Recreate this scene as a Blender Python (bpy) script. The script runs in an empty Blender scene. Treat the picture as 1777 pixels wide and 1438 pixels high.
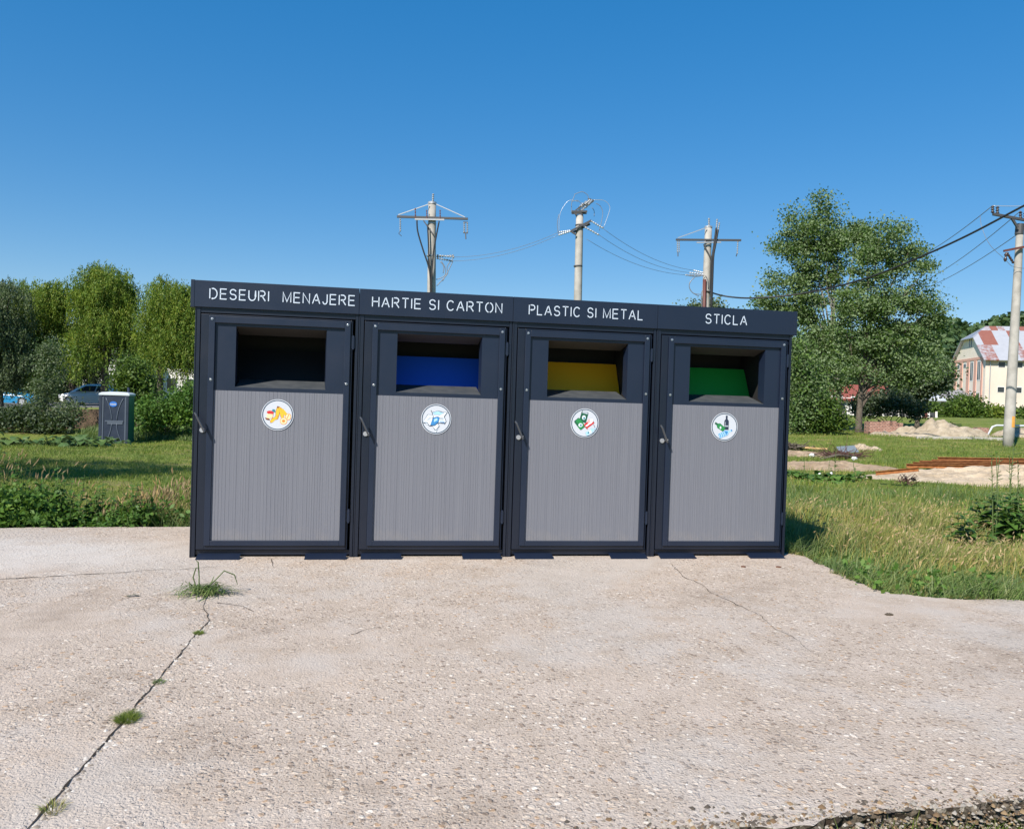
import bpy, math, random
import numpy as np
from mathutils import Vector, Matrix, noise

random.seed(7); RNG = np.random.default_rng(11)
scene = bpy.context.scene
COL = scene.collection
R = math.radians

# ------------------------------------------------------------------ camera
F = 1440.0
CX, CY, CZ, YAW, PITCH, ROLL = 1.4295, -7.3284, 1.3945, 0.1746, -0.0157, 0.031
CAM = Vector((CX, CY, CZ))
_cy, _sy = math.cos(YAW), math.sin(YAW)
FW = Vector((_sy*math.cos(PITCH), _cy*math.cos(PITCH), math.sin(PITCH)))
_r0 = Vector((_cy, -_sy, 0)); _u0 = _r0.cross(FW)
RT = _r0*math.cos(ROLL) + _u0*math.sin(ROLL)
UP = -_r0*math.sin(ROLL) + _u0*math.cos(ROLL)
cd = bpy.data.cameras.new('camera'); cam = bpy.data.objects.new('camera', cd); COL.objects.link(cam)
cam.matrix_world = Matrix(((RT.x, UP.x, -FW.x, CX), (RT.y, UP.y, -FW.y, CY), (RT.z, UP.z, -FW.z, CZ), (0, 0, 0, 1)))
cd.sensor_fit = 'HORIZONTAL'; cd.sensor_width = 36.0; cd.lens = F/1777*36
cd.clip_start = 0.05; cd.clip_end = 6000
scene.camera = cam

# ------------------------------------------------------------------ light
SUN = Vector((-0.78, -0.84, 1.0)).normalized()
wd = bpy.data.worlds.new('World'); scene.world = wd; wd.use_nodes = True
nt = wd.node_tree
sky = nt.nodes.new('ShaderNodeTexSky'); sky.sky_type = 'NISHITA'; sky.sun_disc = False
sky.sun_elevation = math.asin(SUN.z); sky.sun_rotation = math.atan2(SUN.x, SUN.y)
sky.altitude = 1500; sky.air_density = 1.0; sky.dust_density = 0.0; sky.ozone_density = 2.4
bg = nt.nodes['Background']; bg.inputs[1].default_value = 0.108
hs = nt.nodes.new('ShaderNodeHueSaturation'); hs.inputs['Saturation'].default_value = 2.10; hs.inputs['Hue'].default_value = .506; hs.inputs['Value'].default_value = 1.77
gm = nt.nodes.new('ShaderNodeGamma'); gm.inputs[1].default_value = .505
nt.links.new(sky.outputs[0], gm.inputs[0]); nt.links.new(gm.outputs[0], hs.inputs['Color']); nt.links.new(hs.outputs[0], bg.inputs[0])
sl = bpy.data.lights.new('sun', 'SUN'); sl.energy = 4.6; sl.angle = R(0.5); sl.color = (1, 0.93, 0.83)
so = bpy.data.objects.new('sun', sl); COL.objects.link(so)
so.rotation_euler = (-SUN).to_track_quat('-Z', 'Y').to_euler()
scene.view_settings.view_transform = 'Standard'; scene.view_settings.look = 'None'
scene.view_settings.exposure = 0.68; scene.view_settings.gamma = 1.0

# ------------------------------------------------------------------ helpers
def P(px, py, D):                       # the point seen at a photo pixel, D metres deep
    return CAM + (FW + RT*((px-888.5)/F) - UP*((py-719.0)/F))*D
def G(px, py, z=0.0):                   # where that pixel's ray meets height z
    d = FW + RT*((px-888.5)/F) - UP*((py-719.0)/F)
    return CAM + d*((z-CZ)/d.z)
def m(px, D): return px/F*D             # pixel length to metres
FR = Vector((_cy, -_sy, 0)); FF = Vector((_sy, _cy, 0))
def XD(x, d): return Vector((CX, CY, 0)) + FR*x + FF*d

class MB:
    def __init__(s): s.v = []; s.f = []; s.mi = []; s.c = 0
    def add(s, vs, fs, mi=0):
        o = len(s.v); s.v += [tuple(v) for v in vs]
        s.f += [tuple(i+o for i in f) for f in fs]; s.mi += [mi]*len(fs); return s
    def box(s, x0, x1, y0, y1, z0, z1, mi=0):
        return s.add([(x0,y0,z0),(x1,y0,z0),(x1,y1,z0),(x0,y1,z0),(x0,y0,z1),(x1,y0,z1),(x1,y1,z1),(x0,y1,z1)],
                     [(3,2,1,0),(4,5,6,7),(0,1,5,4),(1,2,6,5),(2,3,7,6),(3,0,4,7)], mi)
    def obox(s, c, ax, ay, az, mi=0):   # oriented box, half axes
        c, ax, ay, az = map(Vector, (c, ax, ay, az)); vs = []
        for k in (-1, 1):
            for i, j in ((-1,-1),(1,-1),(1,1),(-1,1)): vs.append(c+ax*i+ay*j+az*k)
        return s.add(vs, [(3,2,1,0),(4,5,6,7),(0,1,5,4),(1,2,6,5),(2,3,7,6),(3,0,4,7)], mi)
    def bar(s, a, b, w, h=None, mi=0):  # square bar between two points
        a, b = Vector(a), Vector(b); d = b-a; h = w if h is None else h
        q = d.normalized(); side = q.cross(Vector((0,0,1)))
        if side.length < .01: side = Vector((1,0,0))
        side.normalize(); up = side.cross(q)
        return s.obox((a+b)/2, d/2, side*w/2, up*h/2, mi)
    def tube(s, pts, r, n=8, mi=0, caps=True):
        pts = [Vector(p) for p in pts]; rs = r if isinstance(r, (list, tuple)) else [r]*len(pts)
        o = len(s.v); prev = None
        for i, p in enumerate(pts):
            t = (pts[min(i+1, len(pts)-1)]-pts[max(i-1, 0)]).normalized()
            if prev is None:
                a = Vector((0,0,1)) if abs(t.z) < .9 else Vector((1,0,0)); u = t.cross(a).normalized()
            else:
                u = prev - t*prev.dot(t)
                u = u.normalized() if u.length > 1e-6 else t.orthogonal().normalized()
            prev = u; w = t.cross(u)
            for k in range(n):
                th = 2*math.pi*k/n; s.v.append(tuple(p+(u*math.cos(th)+w*math.sin(th))*rs[i]))
        for i in range(len(pts)-1):
            for k in range(n):
                s.f.append((o+i*n+k, o+i*n+(k+1)%n, o+(i+1)*n+(k+1)%n, o+(i+1)*n+k)); s.mi.append(mi)
        if caps:
            s.f.append(tuple(o+k for k in reversed(range(n)))); s.mi.append(mi)
            e = o+(len(pts)-1)*n; s.f.append(tuple(e+k for k in range(n))); s.mi.append(mi)
        return s
    def poly(s, pts, mi=0): return s.add(pts, [tuple(range(len(pts)))], mi)
    def prism(s, pts, ext, mi=0):       # polygon extruded along a vector
        ext = Vector(ext); n = len(pts); a = [Vector(p) for p in pts]; b = [p+ext for p in a]
        fs = [tuple(range(n)), tuple(reversed(range(n, 2*n)))]
        fs += [(i, i+n, (i+1)%n+n, (i+1)%n) for i in range(n)]
        return s.add(a+b, fs, mi)
    def build(s, name, mats, parent=None, smooth=False, bevel=0):
        off = Vector((0,0,0))
        if parent is not None: off = rootloc(parent)
        me = bpy.data.meshes.new(name)
        me.from_pydata([(x-off.x, y-off.y, z-off.z) for x, y, z in s.v], [], s.f)
        if not isinstance(mats, (list, tuple)): mats = [mats]
        for q in mats: me.materials.append(q)
        me.polygons.foreach_set('material_index', s.mi)
        if smooth: me.polygons.foreach_set('use_smooth', [True]*len(s.f))
        me.update(); o = bpy.data.objects.new(name, me); COL.objects.link(o)
        if parent is not None: o.parent = parent
        if bevel:
            b = o.modifiers.new('bevel', 'BEVEL'); b.width = bevel; b.segments = 2; b.limit_method = 'ANGLE'
        return o
def rootloc(o):
    while o.parent is not None: o = o.parent
    return o.location.copy()
def thing(name, label, cat, loc, group=None):
    o = bpy.data.objects.new(name, None); COL.objects.link(o); o.location = loc; o.empty_display_size = .1
    return tag(o, label, cat, group)
def tag(o, label=None, cat=None, group=None, kind=None):
    if label: o['label'] = label
    if cat: o['category'] = cat
    if group: o['group'] = group
    if kind: o['kind'] = kind
    return o
def copy_tree(o, parent=None):
    c = o.copy(); COL.objects.link(c)
    if parent is not None: c.parent = parent
    for ch in list(o.children): copy_tree(ch, c)
    return c
def recenter(o):                        # origin to the lower middle of a one-mesh thing
    me = o.data; n = len(me.vertices); a = np.empty(n*3, np.float32); me.vertices.foreach_get('co', a); a = a.reshape(-1, 3)
    c = (a.min(0)+a.max(0))/2; c[2] = a[:, 2].min()
    me.vertices.foreach_set('co', (a-c).ravel()); me.update(); o.location = Vector(c.tolist()); return o

def npmesh(name, V, faces_sizes, loops, mat, parent=None, smooth=False, normals=None):
    me = bpy.data.meshes.new(name)
    if parent is not None: V = V - np.array(rootloc(parent))
    me.vertices.add(len(V)); me.vertices.foreach_set('co', np.ascontiguousarray(V, np.float32).ravel())
    me.loops.add(len(loops)); me.loops.foreach_set('vertex_index', np.ascontiguousarray(loops, np.int32))
    me.polygons.add(len(faces_sizes))
    st = np.concatenate([[0], np.cumsum(faces_sizes)[:-1]]).astype(np.int32)
    me.polygons.foreach_set('loop_start', st)
    me.update(calc_edges=True); me.validate()
    me.materials.append(mat)
    if smooth: me.polygons.foreach_set('use_smooth', np.ones(len(faces_sizes), bool))
    o = bpy.data.objects.new(name, me); COL.objects.link(o)
    if parent is not None: o.parent = parent
    return o

def unit(a): return a/np.maximum(np.linalg.norm(a, axis=-1, keepdims=True), 1e-9)
def leaves(C, size, axis=None, aspect=.6, jit=1.0, up=0.0):
    """one folded leaf (two triangles-pairs as a quad diamond) per centre"""
    n = len(C); a = RNG.normal(size=(n, 3))
    if axis is not None: a = axis + a*jit
    a = unit(a); b = RNG.normal(size=(n, 3)); b[:, 2] -= 0
    nn = unit(np.cross(a, b)); 
    if up:
        nn[:, 2] = np.abs(nn[:, 2])+up; nn = unit(nn)
    b = unit(np.cross(nn, a)); s = size*RNG.uniform(.65, 1.3, (n, 1))
    V = np.empty((n, 4, 3)); V[:, 0] = C-a*s*.5; V[:, 1] = C+b*s*aspect*.5+nn*s*.08; V[:, 2] = C+a*s*.5; V[:, 3] = C-b*s*aspect*.5+nn*s*.08
    return V.reshape(-1, 3)
def leafobj(name, V, mat, parent=None):
    n = len(V)//4
    return npmesh(name, V, np.full(n, 4), np.arange(n*4), mat, parent)

def blades(B, h, w, lean, bend=.5, seg=2):
    """grass blades: B (n,3) roots, h heights, w widths, lean (n,2) tip offset"""
    n = len(B); th = RNG.uniform(0, 2*np.pi, n); side = np.stack([np.cos(th), np.sin(th), np.zeros(n)], 1)
    h = np.asarray(h).reshape(-1, 1)*np.ones((n, 1)); w = np.asarray(w).reshape(-1, 1)*np.ones((n, 1))
    L = np.concatenate([lean, np.zeros((n, 1))], 1)
    mid = B+np.array([0, 0, 1])*h*.58+L*.32; tip = B+np.array([0, 0, 1])*h*(1-.0)+L
    V = np.empty((n, 5, 3)); V[:, 0] = B-side*w*.5; V[:, 1] = B+side*w*.5; V[:, 2] = mid+side*w*.4; V[:, 3] = mid-side*w*.4; V[:, 4] = tip
    return V.reshape(-1, 3)
def bladeobj(name, V, mat, parent=None):
    n = len(V)//5; i = np.arange(n)[:, None]*5
    loops = np.concatenate([i+0, i+1, i+2, i+3, i+3, i+2, i+4], 1).ravel()
    return npmesh(name, V, np.tile([4, 3], n), loops, mat, parent)

# ------------------------------------------------------------------ materials
def mat(name, col=(.5,.5,.5), rough=.6, metal=0.0, spec=.5):
    k = bpy.data.materials.new(name); k.use_nodes = True; b = k.node_tree.nodes['Principled BSDF']
    b.inputs['Base Color'].default_value = (*col, 1); b.inputs['Roughness'].default_value = rough
    b.inputs['Metallic'].default_value = metal; b.inputs['Specular IOR Level'].default_value = spec
    return k
class NT:
    def __init__(s, k): s.t = k.node_tree; s.b = s.t.nodes['Principled BSDF']
    def n(s, ty, **kw):
        x = s.t.nodes.new(ty)
        for a, v in kw.items(): setattr(x, a, v)
        return x
    def l(s, a, b): s.t.links.new(a, b)
    def noise(s, scale, detail=4, rough=.55, vec=None):
        x = s.n('ShaderNodeTexNoise'); x.inputs['Scale'].default_value = scale; x.inputs['Detail'].default_value = detail
        x.inputs['Roughness'].default_value = rough
        s.l(vec if vec is not None else s.co(), x.inputs['Vector']); return x
    def vor(s, scale, vec=None, feature='F1'):
        x = s.n('ShaderNodeTexVoronoi', feature=feature); x.inputs['Scale'].default_value = scale
        s.l(vec if vec is not None else s.co(), x.inputs['Vector']); return x
    def co(s):
        if not hasattr(s, '_co'): s._co = s.n('ShaderNodeTexCoord').outputs['Object']
        return s._co
    def geo(s):
        if not hasattr(s, '_g'): s._g = s.n('ShaderNodeNewGeometry')
        return s._g
    def ramp(s, fac, stops, interp='LINEAR'):
        x = s.n('ShaderNodeValToRGB'); x.color_ramp.interpolation = interp; e = x.color_ramp.elements
        while len(e) < len(stops): e.new(.5)
        for q, (p, c) in zip(e, stops):
            q.position = p; q.color = (*c, 1) if isinstance(c, (tuple, list)) else (c, c, c, 1)
        s.l(fac, x.inputs[0]); return x.outputs[0]
    def mix(s, fac, a, b, mode='MIX'):
        x = s.n('ShaderNodeMix', data_type='RGBA', blend_type=mode)
        for i, v in ((0, fac), (6, a), (7, b)):
            if isinstance(v, (int, float)): x.inputs[i].default_value = v if i == 0 else (v, v, v, 1)
            elif isinstance(v, (tuple, list)): x.inputs[i].default_value = (*v, 1)
            else: s.l(v, x.inputs[i])
        return x.outputs[2]
    def math(s, op, a, b=0.0):
        x = s.n('ShaderNodeMath', operation=op)
        for i, v in ((0, a), (1, b)):
            if isinstance(v, (int, float)): x.inputs[i].default_value = v
            else: s.l(v, x.inputs[i])
        return x.outputs[0]
    def bump(s, h, strength=.5, dist=.01):
        x = s.n('ShaderNodeBump'); x.inputs['Strength'].default_value = strength; x.inputs['Distance'].default_value = dist
        s.l(h, x.inputs['Height']); s.l(x.outputs[0], s.b.inputs['Normal']); return x
    def col(s, c): s.l(c, s.b.inputs['Base Color'])

def rough_mat(name, c1, c2, scale=3.0, rough=.85, bump=.3, bscale=40, dist=.01, metal=0, det=6, lo=.35, hi=.65):
    k = mat(name, c1, rough, metal, .3); t = NT(k)
    t.col(t.ramp(t.noise(scale, det).outputs[0], [(lo, c1), (hi, c2)]))
    if bump: t.bump(t.noise(bscale, 5).outputs[0], bump, dist)
    return k
def leaf_mat(name, cols, back=None, transl=.35, rough=.55):
    """leaf: per-leaf colour variation, light passing through, own underside colour"""
    k = mat(name, cols[0], rough, 0, .35); t = NT(k); g = t.geo()
    n = len(cols); c = t.ramp(g.outputs['Random Per Island'], [(i/max(n-1, 1), q) for i, q in enumerate(cols)])
    c = t.mix(1.0, c, t.ramp(t.noise(.9, 3).outputs[0], [(.34, (.78, .82, .85)), (.5, (1, 1, 1)), (.66, (1.28, 1.18, .95))]), 'MULTIPLY')
    if back is not None: c = t.mix(g.outputs['Backfacing'], c, back)
    t.col(c)
    tr = t.n('ShaderNodeBsdfTranslucent'); c2 = t.mix(.6, c, (.10, .16, .015)); t.l(c2, tr.inputs[0])
    mx = t.n('ShaderNodeMixShader'); mx.inputs[0].default_value = transl
    out = t.t.nodes['Material Output']; t.l(t.b.outputs[0], mx.inputs[1]); t.l(tr.outputs[0], mx.inputs[2]); t.l(mx.outputs[0], out.inputs[0])
    return k

M = {}
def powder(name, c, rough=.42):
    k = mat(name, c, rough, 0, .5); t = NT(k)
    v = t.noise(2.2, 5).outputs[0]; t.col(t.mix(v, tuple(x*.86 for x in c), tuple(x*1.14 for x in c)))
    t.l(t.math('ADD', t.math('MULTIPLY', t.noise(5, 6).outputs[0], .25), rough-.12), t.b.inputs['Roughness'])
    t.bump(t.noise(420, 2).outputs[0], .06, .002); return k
M['steel'] = powder('shade_darkened_powder_coat', (.0068, .0105, .022), .36)  # shade of the recessed door and posts put into a darker coat
M['steel2'] = powder('anthracite_powder_coat_inner', (.0090, .0155, .034), .38)
M['ledge_grey'] = rough_mat('lighter_anthracite', (.045, .052, .060), (.07, .076, .083), 9, .6, 0)  # lighter mottled grey than the rest of the bin steel
M['bounce_tint'] = mat('bounce_tinted_underside', (.042, .036, .031), .6)  # brown light bounced off the ground, put into the underside colour
M['black'] = mat('black_inside', (.020, .020, .021), .7, 0, .3)
k = mat('grey_ribbed_sheet', (.25, .25, .265), .5, 0, .4); t = NT(k)
sz_ = t.n('ShaderNodeSeparateXYZ'); t.l(t.co(), sz_.inputs[0])
dm = t.math('SUBTRACT', t.ramp(t.math('ADD', sz_.outputs[2], t.math('MULTIPLY', t.noise(7, 6, .7).outputs[0], .5)), [(.36, .22), (.50, 0.0)]), 0.0)
stk = t.n('ShaderNodeMapping'); stk.inputs['Scale'].default_value = (22, 1, .8); oi_ = t.n('ShaderNodeObjectInfo'); cx_ = t.n('ShaderNodeCombineXYZ'); t.l(t.math('MULTIPLY', oi_.outputs['Random'], 40.0), cx_.inputs[0]); t.l(cx_.outputs[0], stk.inputs['Location']); t.l(t.co(), stk.inputs[0])
base_ = t.mix(t.noise(1.0, 5, .6, stk.outputs[0]).outputs[0], (.131, .137, .163), (.170, .176, .201))
t.col(t.mix(dm, base_, (.25, .225, .20))); M['grey'] = k
M['letter'] = mat('pale_cutout_lettering', (.50, .58, .68), .5)
M['zinc'] = mat('zinc_screw', (.6, .6, .62), .3, .9)
M['lever'] = mat('grey_lever', (.10, .105, .115), .3, .5)
M['bin_flap'] = {k: mat('flap_'+k, c, .45) for k, c in dict(blue=(.02, .13, .75), yellow=(.92, .43, .01), green=(.02, .36, .05), black=(.012, .012, .013)).items()}
M['white'] = mat('sticker_white', (.53, .56, .61), .45)
M['ink'] = mat('sticker_ink', (.03, .06, .10), .5)

# concrete of the slab: pebbles showing in worn cement
k = mat('worn_exposed_aggregate_concrete', (.4, .38, .35), .9, 0, .25); t = NT(k); co = t.co()
w = t.n('ShaderNodeVectorMath', operation='ADD'); wn = t.noise(14, 3); sc = t.n('ShaderNodeVectorMath', operation='SCALE'); sc.inputs[3].default_value = .035
t.l(wn.outputs[1], sc.inputs[0]); t.l(co, w.inputs[0]); t.l(sc.outputs[0], w.inputs[1]); wv = w.outputs[0]
v1 = t.vor(34, wv); v2 = t.vor(82, wv); v3 = t.vor(13, wv)
sep = t.n('ShaderNodeSeparateColor'); t.l(v1.outputs['Color'], sep.inputs[0])
sep2 = t.n('ShaderNodeSeparateColor'); t.l(v2.outputs['Color'], sep2.inputs[0])
peb = t.ramp(sep.outputs[0], [(0, (0.306, 0.237, 0.185)), (.22, (0.548, 0.455, 0.369)), (.5, (0.426, 0.347, 0.287)), (.66, (0.630, 0.536, 0.442)), (.82, (0.467, 0.323, 0.212)), (.93, (0.753, 0.680, 0.590)), (1, (0.153, 0.112, 0.085))], 'CONSTANT')
peb2 = t.ramp(sep2.outputs[1], [(0, (0.345, 0.276, 0.221)), (.35, (0.538, 0.451, 0.369)), (.7, (0.447, 0.372, 0.306)), (.9, (0.712, 0.624, 0.526)), (.965, (0.163, 0.121, 0.094))], 'CONSTANT')
mort = t.mix(t.ramp(t.noise(210, 3, .7).outputs[0], [(.36, 0.0), (.62, 1.0)]), (0.416, 0.343, 0.282), (0.548, 0.460, 0.387))
show1 = t.math('MULTIPLY', t.ramp(v1.outputs['Distance'], [(.34, 1.0), (.46, 0.0)]), t.ramp(sep.outputs[1], [(.38, 0.0), (.44, 1.0)]))
show2 = t.math('MULTIPLY', t.ramp(v2.outputs['Distance'], [(.36, 1.0), (.5, 0.0)]), t.ramp(sep2.outputs[2], [(.25, 0.0), (.3, 1.0)]))
worn = t.ramp(t.noise(.62, 6, .66).outputs[0], [(.40, .12), (.50, 1.0)])
c = t.mix(t.math('MULTIPLY', show2, worn), mort, peb2)
c = t.mix(t.math('MULTIPLY', show1, worn), c, peb)
pits = t.ramp(t.noise(95, 4, .78).outputs[0], [(.36, 1.0), (.44, 0.0)])
c = t.mix(t.math('MULTIPLY', t.math('MULTIPLY', pits, .80), t.math('ADD', worn, .1)), c, (.20, .17, .145))
st = t.ramp(t.noise(.8, 7, .66).outputs[0], [(.32, (.74, .72, .70)), (.45, (.98, .98, .98)), (.6, (1, 1, 1)), (.72, (1.09, 1.08, 1.07))])
c = t.mix(1.0, c, st, 'MULTIPLY')
st2 = t.ramp(t.noise(3.6, 5, .6).outputs[0], [(.3, (.88, .86, .83)), (.6, (1.03, 1.03, 1.03))])
c = t.mix(1.0, c, st2, 'MULTIPLY')
gp = t.ramp(t.noise(.45, 6, .7).outputs[0], [(.50, 0.0), (.60, .42)])
c = t.mix(gp, c, t.mix(t.noise(55, 4, .7).outputs[0], (.34, .315, .29), (.56, .525, .485)))
# smooth cement skim left at one end of the slab, with a ragged border
d = t.n('ShaderNodeVectorMath', operation='DISTANCE'); d.inputs[1].default_value = (-1.6, .2, 0)
mp = t.n('ShaderNodeMapping'); mp.inputs['Scale'].default_value = (.42, 1.0, 1)
t.l(co, mp.inputs[0]); t.l(mp.outputs[0], d.inputs[0]); d.inputs[1].default_value = (-.62, .12, 0)
skim = t.ramp(t.math('ADD', d.outputs['Value'], t.math('MULTIPLY', t.noise(2.2, 6, .65).outputs[0], 1.1)), [(1.15, 0), (1.5, 0)])
skim = t.math('SUBTRACT', 1.45, t.math('ADD', d.outputs['Value'], t.math('MULTIPLY', t.noise(2.2, 6, .65).outputs[0], 1.1)))
skim = t.ramp(skim, [(.0, 0.0), (.5, .55)])
c = t.mix(skim, c, t.mix(t.noise(30, 4).outputs[0], (.50, .475, .445), (.58, .55, .515)))
t.col(c)
hh = t.math('ADD', t.math('MULTIPLY', show1, t.math('MULTIPLY', worn, .8)), t.math('MULTIPLY', show2, .45))
hh = t.math('ADD', hh, t.math('MULTIPLY', t.noise(70, 3, .7).outputs[0], 1.4))
hh = t.math('MULTIPLY', hh, t.math('SUBTRACT', 1.0, t.math('MULTIPLY', skim, .75)))
t.bump(hh, .65, .008); M['concrete'] = k

M['crack'] = rough_mat('dark_crack_dirt', (.022, .017, .013), (.05, .04, .03), 30, .95, 0)
M['soil'] = rough_mat('dark_soil', (.055, .045, .033), (.11, .09, .065), 8, .95, .6, 60)
k = mat('grassy_ground', (.1, .1, .05), .95, 0, .1); t = NT(k)
g1 = t.ramp(t.noise(.9, 6, .6).outputs[0], [(.34, (.13, .185, .04)), (.52, (.17, .22, .05)), (.7, (.27, .235, .11))])
g2 = t.ramp(t.noise(22, 5, .7).outputs[0], [(.3, (.55, .55, .5)), (.65, (1.25, 1.2, 1.15))])
t.col(t.mix(1.0, g1, g2, 'MULTIPLY')); t.bump(t.noise(30, 6, .7).outputs[0], .9, .06); M['ground'] = k
M['sand'] = rough_mat('dry_sandy_soil', (.36, .28, .19), (.50, .41, .30), 2.6, .95, .8, 14, .07)
M['redsoil'] = rough_mat('reddish_soil', (.27, .19, .12), (.40, .30, .20), 3, .95, .6, 20, .04)
M['gravel'] = rough_mat('pale_gravel_heap', (.29, .235, .165), (.43, .365, .275), 3.0, .95, .9, 9, .07)
M['hill'] = None
k = mat('wooded_hill', (.05, .08, .03), .95, 0, .1); t = NT(k)
v = t.vor(.16); sp = t.n('ShaderNodeSeparateColor'); t.l(v.outputs['Color'], sp.inputs[0])
t.col(t.mix(1.0, t.ramp(sp.outputs[0], [(0, (.030, .060, .020)), (.6, (.055, .095, .030)), (1, (.085, .13, .04))]),
            t.ramp(t.noise(.5, 4).outputs[0], [(.3, (.75, .75, .75)), (.7, (1.15, 1.15, 1.1))]), 'MULTIPLY'))
M['hill'] = k
M['conc_pole'] = rough_mat('spun_concrete_pole', (.30, .285, .26), (.43, .41, .38), 2.0, .85, .3, 30)
M['galv'] = mat('galvanised_steel', (.45, .46, .48), .45, .6)
M['dksteel'] = mat('weathered_dark_steel', (.07, .07, .075), .55, .3)
M['rubber'] = mat('black_cable', (.014, .014, .016), .5)
M['wire'] = mat('aluminium_wire', (.20, .22, .25), .5, .4)
M['brwire'] = mat('bright_aluminium_wire', (.45, .48, .52), .4, .6)
M['glassins'] = mat('dark_glazed_porcelain', (.045, .03, .028), .25)
M['glassg'] = mat('grey_glazed_insulator', (.22, .24, .26), .25)
M['brown'] = mat('red_brown_conduit', (.11, .035, .028), .55)
M['rust'] = rough_mat('rusty_steel', (.24, .085, .028), (.40, .17, .06), 9, .9, .5, 60)
M['oldrust'] = mat('brown_old_rust', (.13, .06, .035), .9)
M['bark'] = rough_mat('bark', (.075, .06, .046), (.14, .12, .095), 6, .95, .8, 18, .04)
M['palebark'] = rough_mat('pale_grey_bark', (.19, .18, .155), (.30, .285, .25), 4, .9, .6, 16, .03)

M['poplar'] = leaf_mat('poplar_leaves', [(.07, .145, .03), (.10, .19, .042), (.14, .235, .06), (.19, .28, .09)], back=(.20, .28, .13), transl=.44)
M['willow'] = leaf_mat('willow_leaves', [(.10, .19, .026), (.15, .255, .036), (.21, .30, .042), (.30, .34, .06)], transl=.48)
M['bluebush'] = leaf_mat('grey_green_leaves', [(.06, .10, .035), (.085, .135, .05), (.12, .17, .075)], back=(.14, .18, .10), transl=.35)
M['bush'] = leaf_mat('bright_bush_leaves', [(.05, .10, .018), (.085, .15, .024), (.12, .19, .03)], transl=.35)
M['yelbush'] = leaf_mat('yellow_green_leaves', [(.12, .18, .02), (.18, .24, .03), (.22, .27, .04)], transl=.4)
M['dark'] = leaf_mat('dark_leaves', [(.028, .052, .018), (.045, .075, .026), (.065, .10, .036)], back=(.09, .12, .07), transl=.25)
M['nettle'] = leaf_mat('nettle_leaves', [(.07, .16, .028), (.10, .21, .036), (.145, .25, .05)], transl=.42)
M['dock'] = leaf_mat('dock_leaves', [(.07, .15, .028), (.10, .20, .038), (.14, .235, .055)], transl=.38, rough=.45)
M['burdock'] = leaf_mat('burdock_leaves', [(.06, .12, .03), (.09, .16, .045), (.11, .18, .06)], back=(.14, .18, .11), transl=.25)
M['g_lush'] = leaf_mat('lush_grass', [(.10, .18, .045), (.14, .225, .065), (.19, .27, .095), (.28, .32, .15)], transl=.45)
M['g_short'] = leaf_mat('short_grass', [(.13, .215, .032), (.175, .255, .04), (.225, .28, .055), (.30, .29, .10)], transl=.45)
M['g_dry'] = leaf_mat('dry_grass', [(.25, .24, .06), (.36, .30, .11), (.46, .37, .17), (.20, .26, .055), (.22, .27, .06), (.30, .30, .09)], transl=.35)
M['g_head'] = leaf_mat('barley_heads', [(.46, .35, .19), (.56, .43, .25), (.50, .35, .21)], transl=.3)
M['stem'] = mat('green_stem', (.09, .13, .04), .7)
M['wall_white'] = rough_mat('pale_render', (.62, .60, .57), (.72, .70, .67), 1.2, .9, .15, 30)
M['pane'] = mat('dark_window_glass', (.03, .035, .042), .12)

# ------------------------------------------------------------------ terrain
CP = []
def cp(px, py, D): CP.append(tuple(P(px, py, D)))
def cz(x, d, z): q = XD(x, d); CP.append((q.x, q.y, z))
for px in (0, 120, 250): cp(px, 770, 35.6)
for px in (-300, 330, 420): cp(px, 768, 36)
for px in (-400, -100, 60, 180, 330, 480): cp(px, 746, 41)
for x in (-30, -20, -12, -6): cz(x, 24, -.9)
for x in (-18, -13, -8, -4, -2): cz(x, 11, -.75); cz(x, 9.6, -.72); cz(x, 15, -.85)
for px, py, D in ((1400, 1000, 6.9), (1600, 1035, 6.4), (1777, 1045, 6.3), (1900, 1045, 6.3)):
    g = G(px, py, -.05); CP.append((g.x, g.y, -.06))
for px in (1400, 1550, 1700, 1850): g = G(px, 900, -.12); CP.append((g.x, g.y, -.12)); g = G(px, 850, -.12); CP.append((g.x, g.y, -.12))
for px in (1420, 1600, 1777, 1950): cp(px, 800, 26)
for px in (1400, 1750, 1900): cp(px, 776, 34)
for px in (1490, 1380, 1650, 1800): cp(px, 751, 43)
for px in (1560, 1640, 1720): cp(px, 757, 39.5)
for px in (1400, 1540, 1700, 1900): cp(px, 722+(px-1540)*.02, 72)
for px in (1450, 1600, 1706, 1900, 2200): cp(px, 722, 112)
for px in (600, 850, 1100): cp(px, 735, 43)
for x in (-60, -30, 0, 30, 60): cz(x, 200, 1.2 if x > -10 else .4)
for a in range(0, 360, 30): q = XD(600*math.cos(R(a)), 600*math.sin(R(a))); CP.append((q.x, q.y, .5))
for x in (-8, -4, 0, 4, 8): cz(x, -2, -.2); cz(x, -12, -.3)
for x in (-6, -3, -1, 0, 1, 2, 3, 5, 8): cz(x, 1.4, -.10); cz(x, 2.2, -.10); cz(x, 2.8, -.10)
cz(4, 2.5, -.28); cz(6, 2.8, -.28); cz(3, 1.8, -.28)
for x in (0, 2, 4): cz(x, 5, -.2); cz(x-2, 8, -.2)
CPA = np.array(CP)
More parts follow.
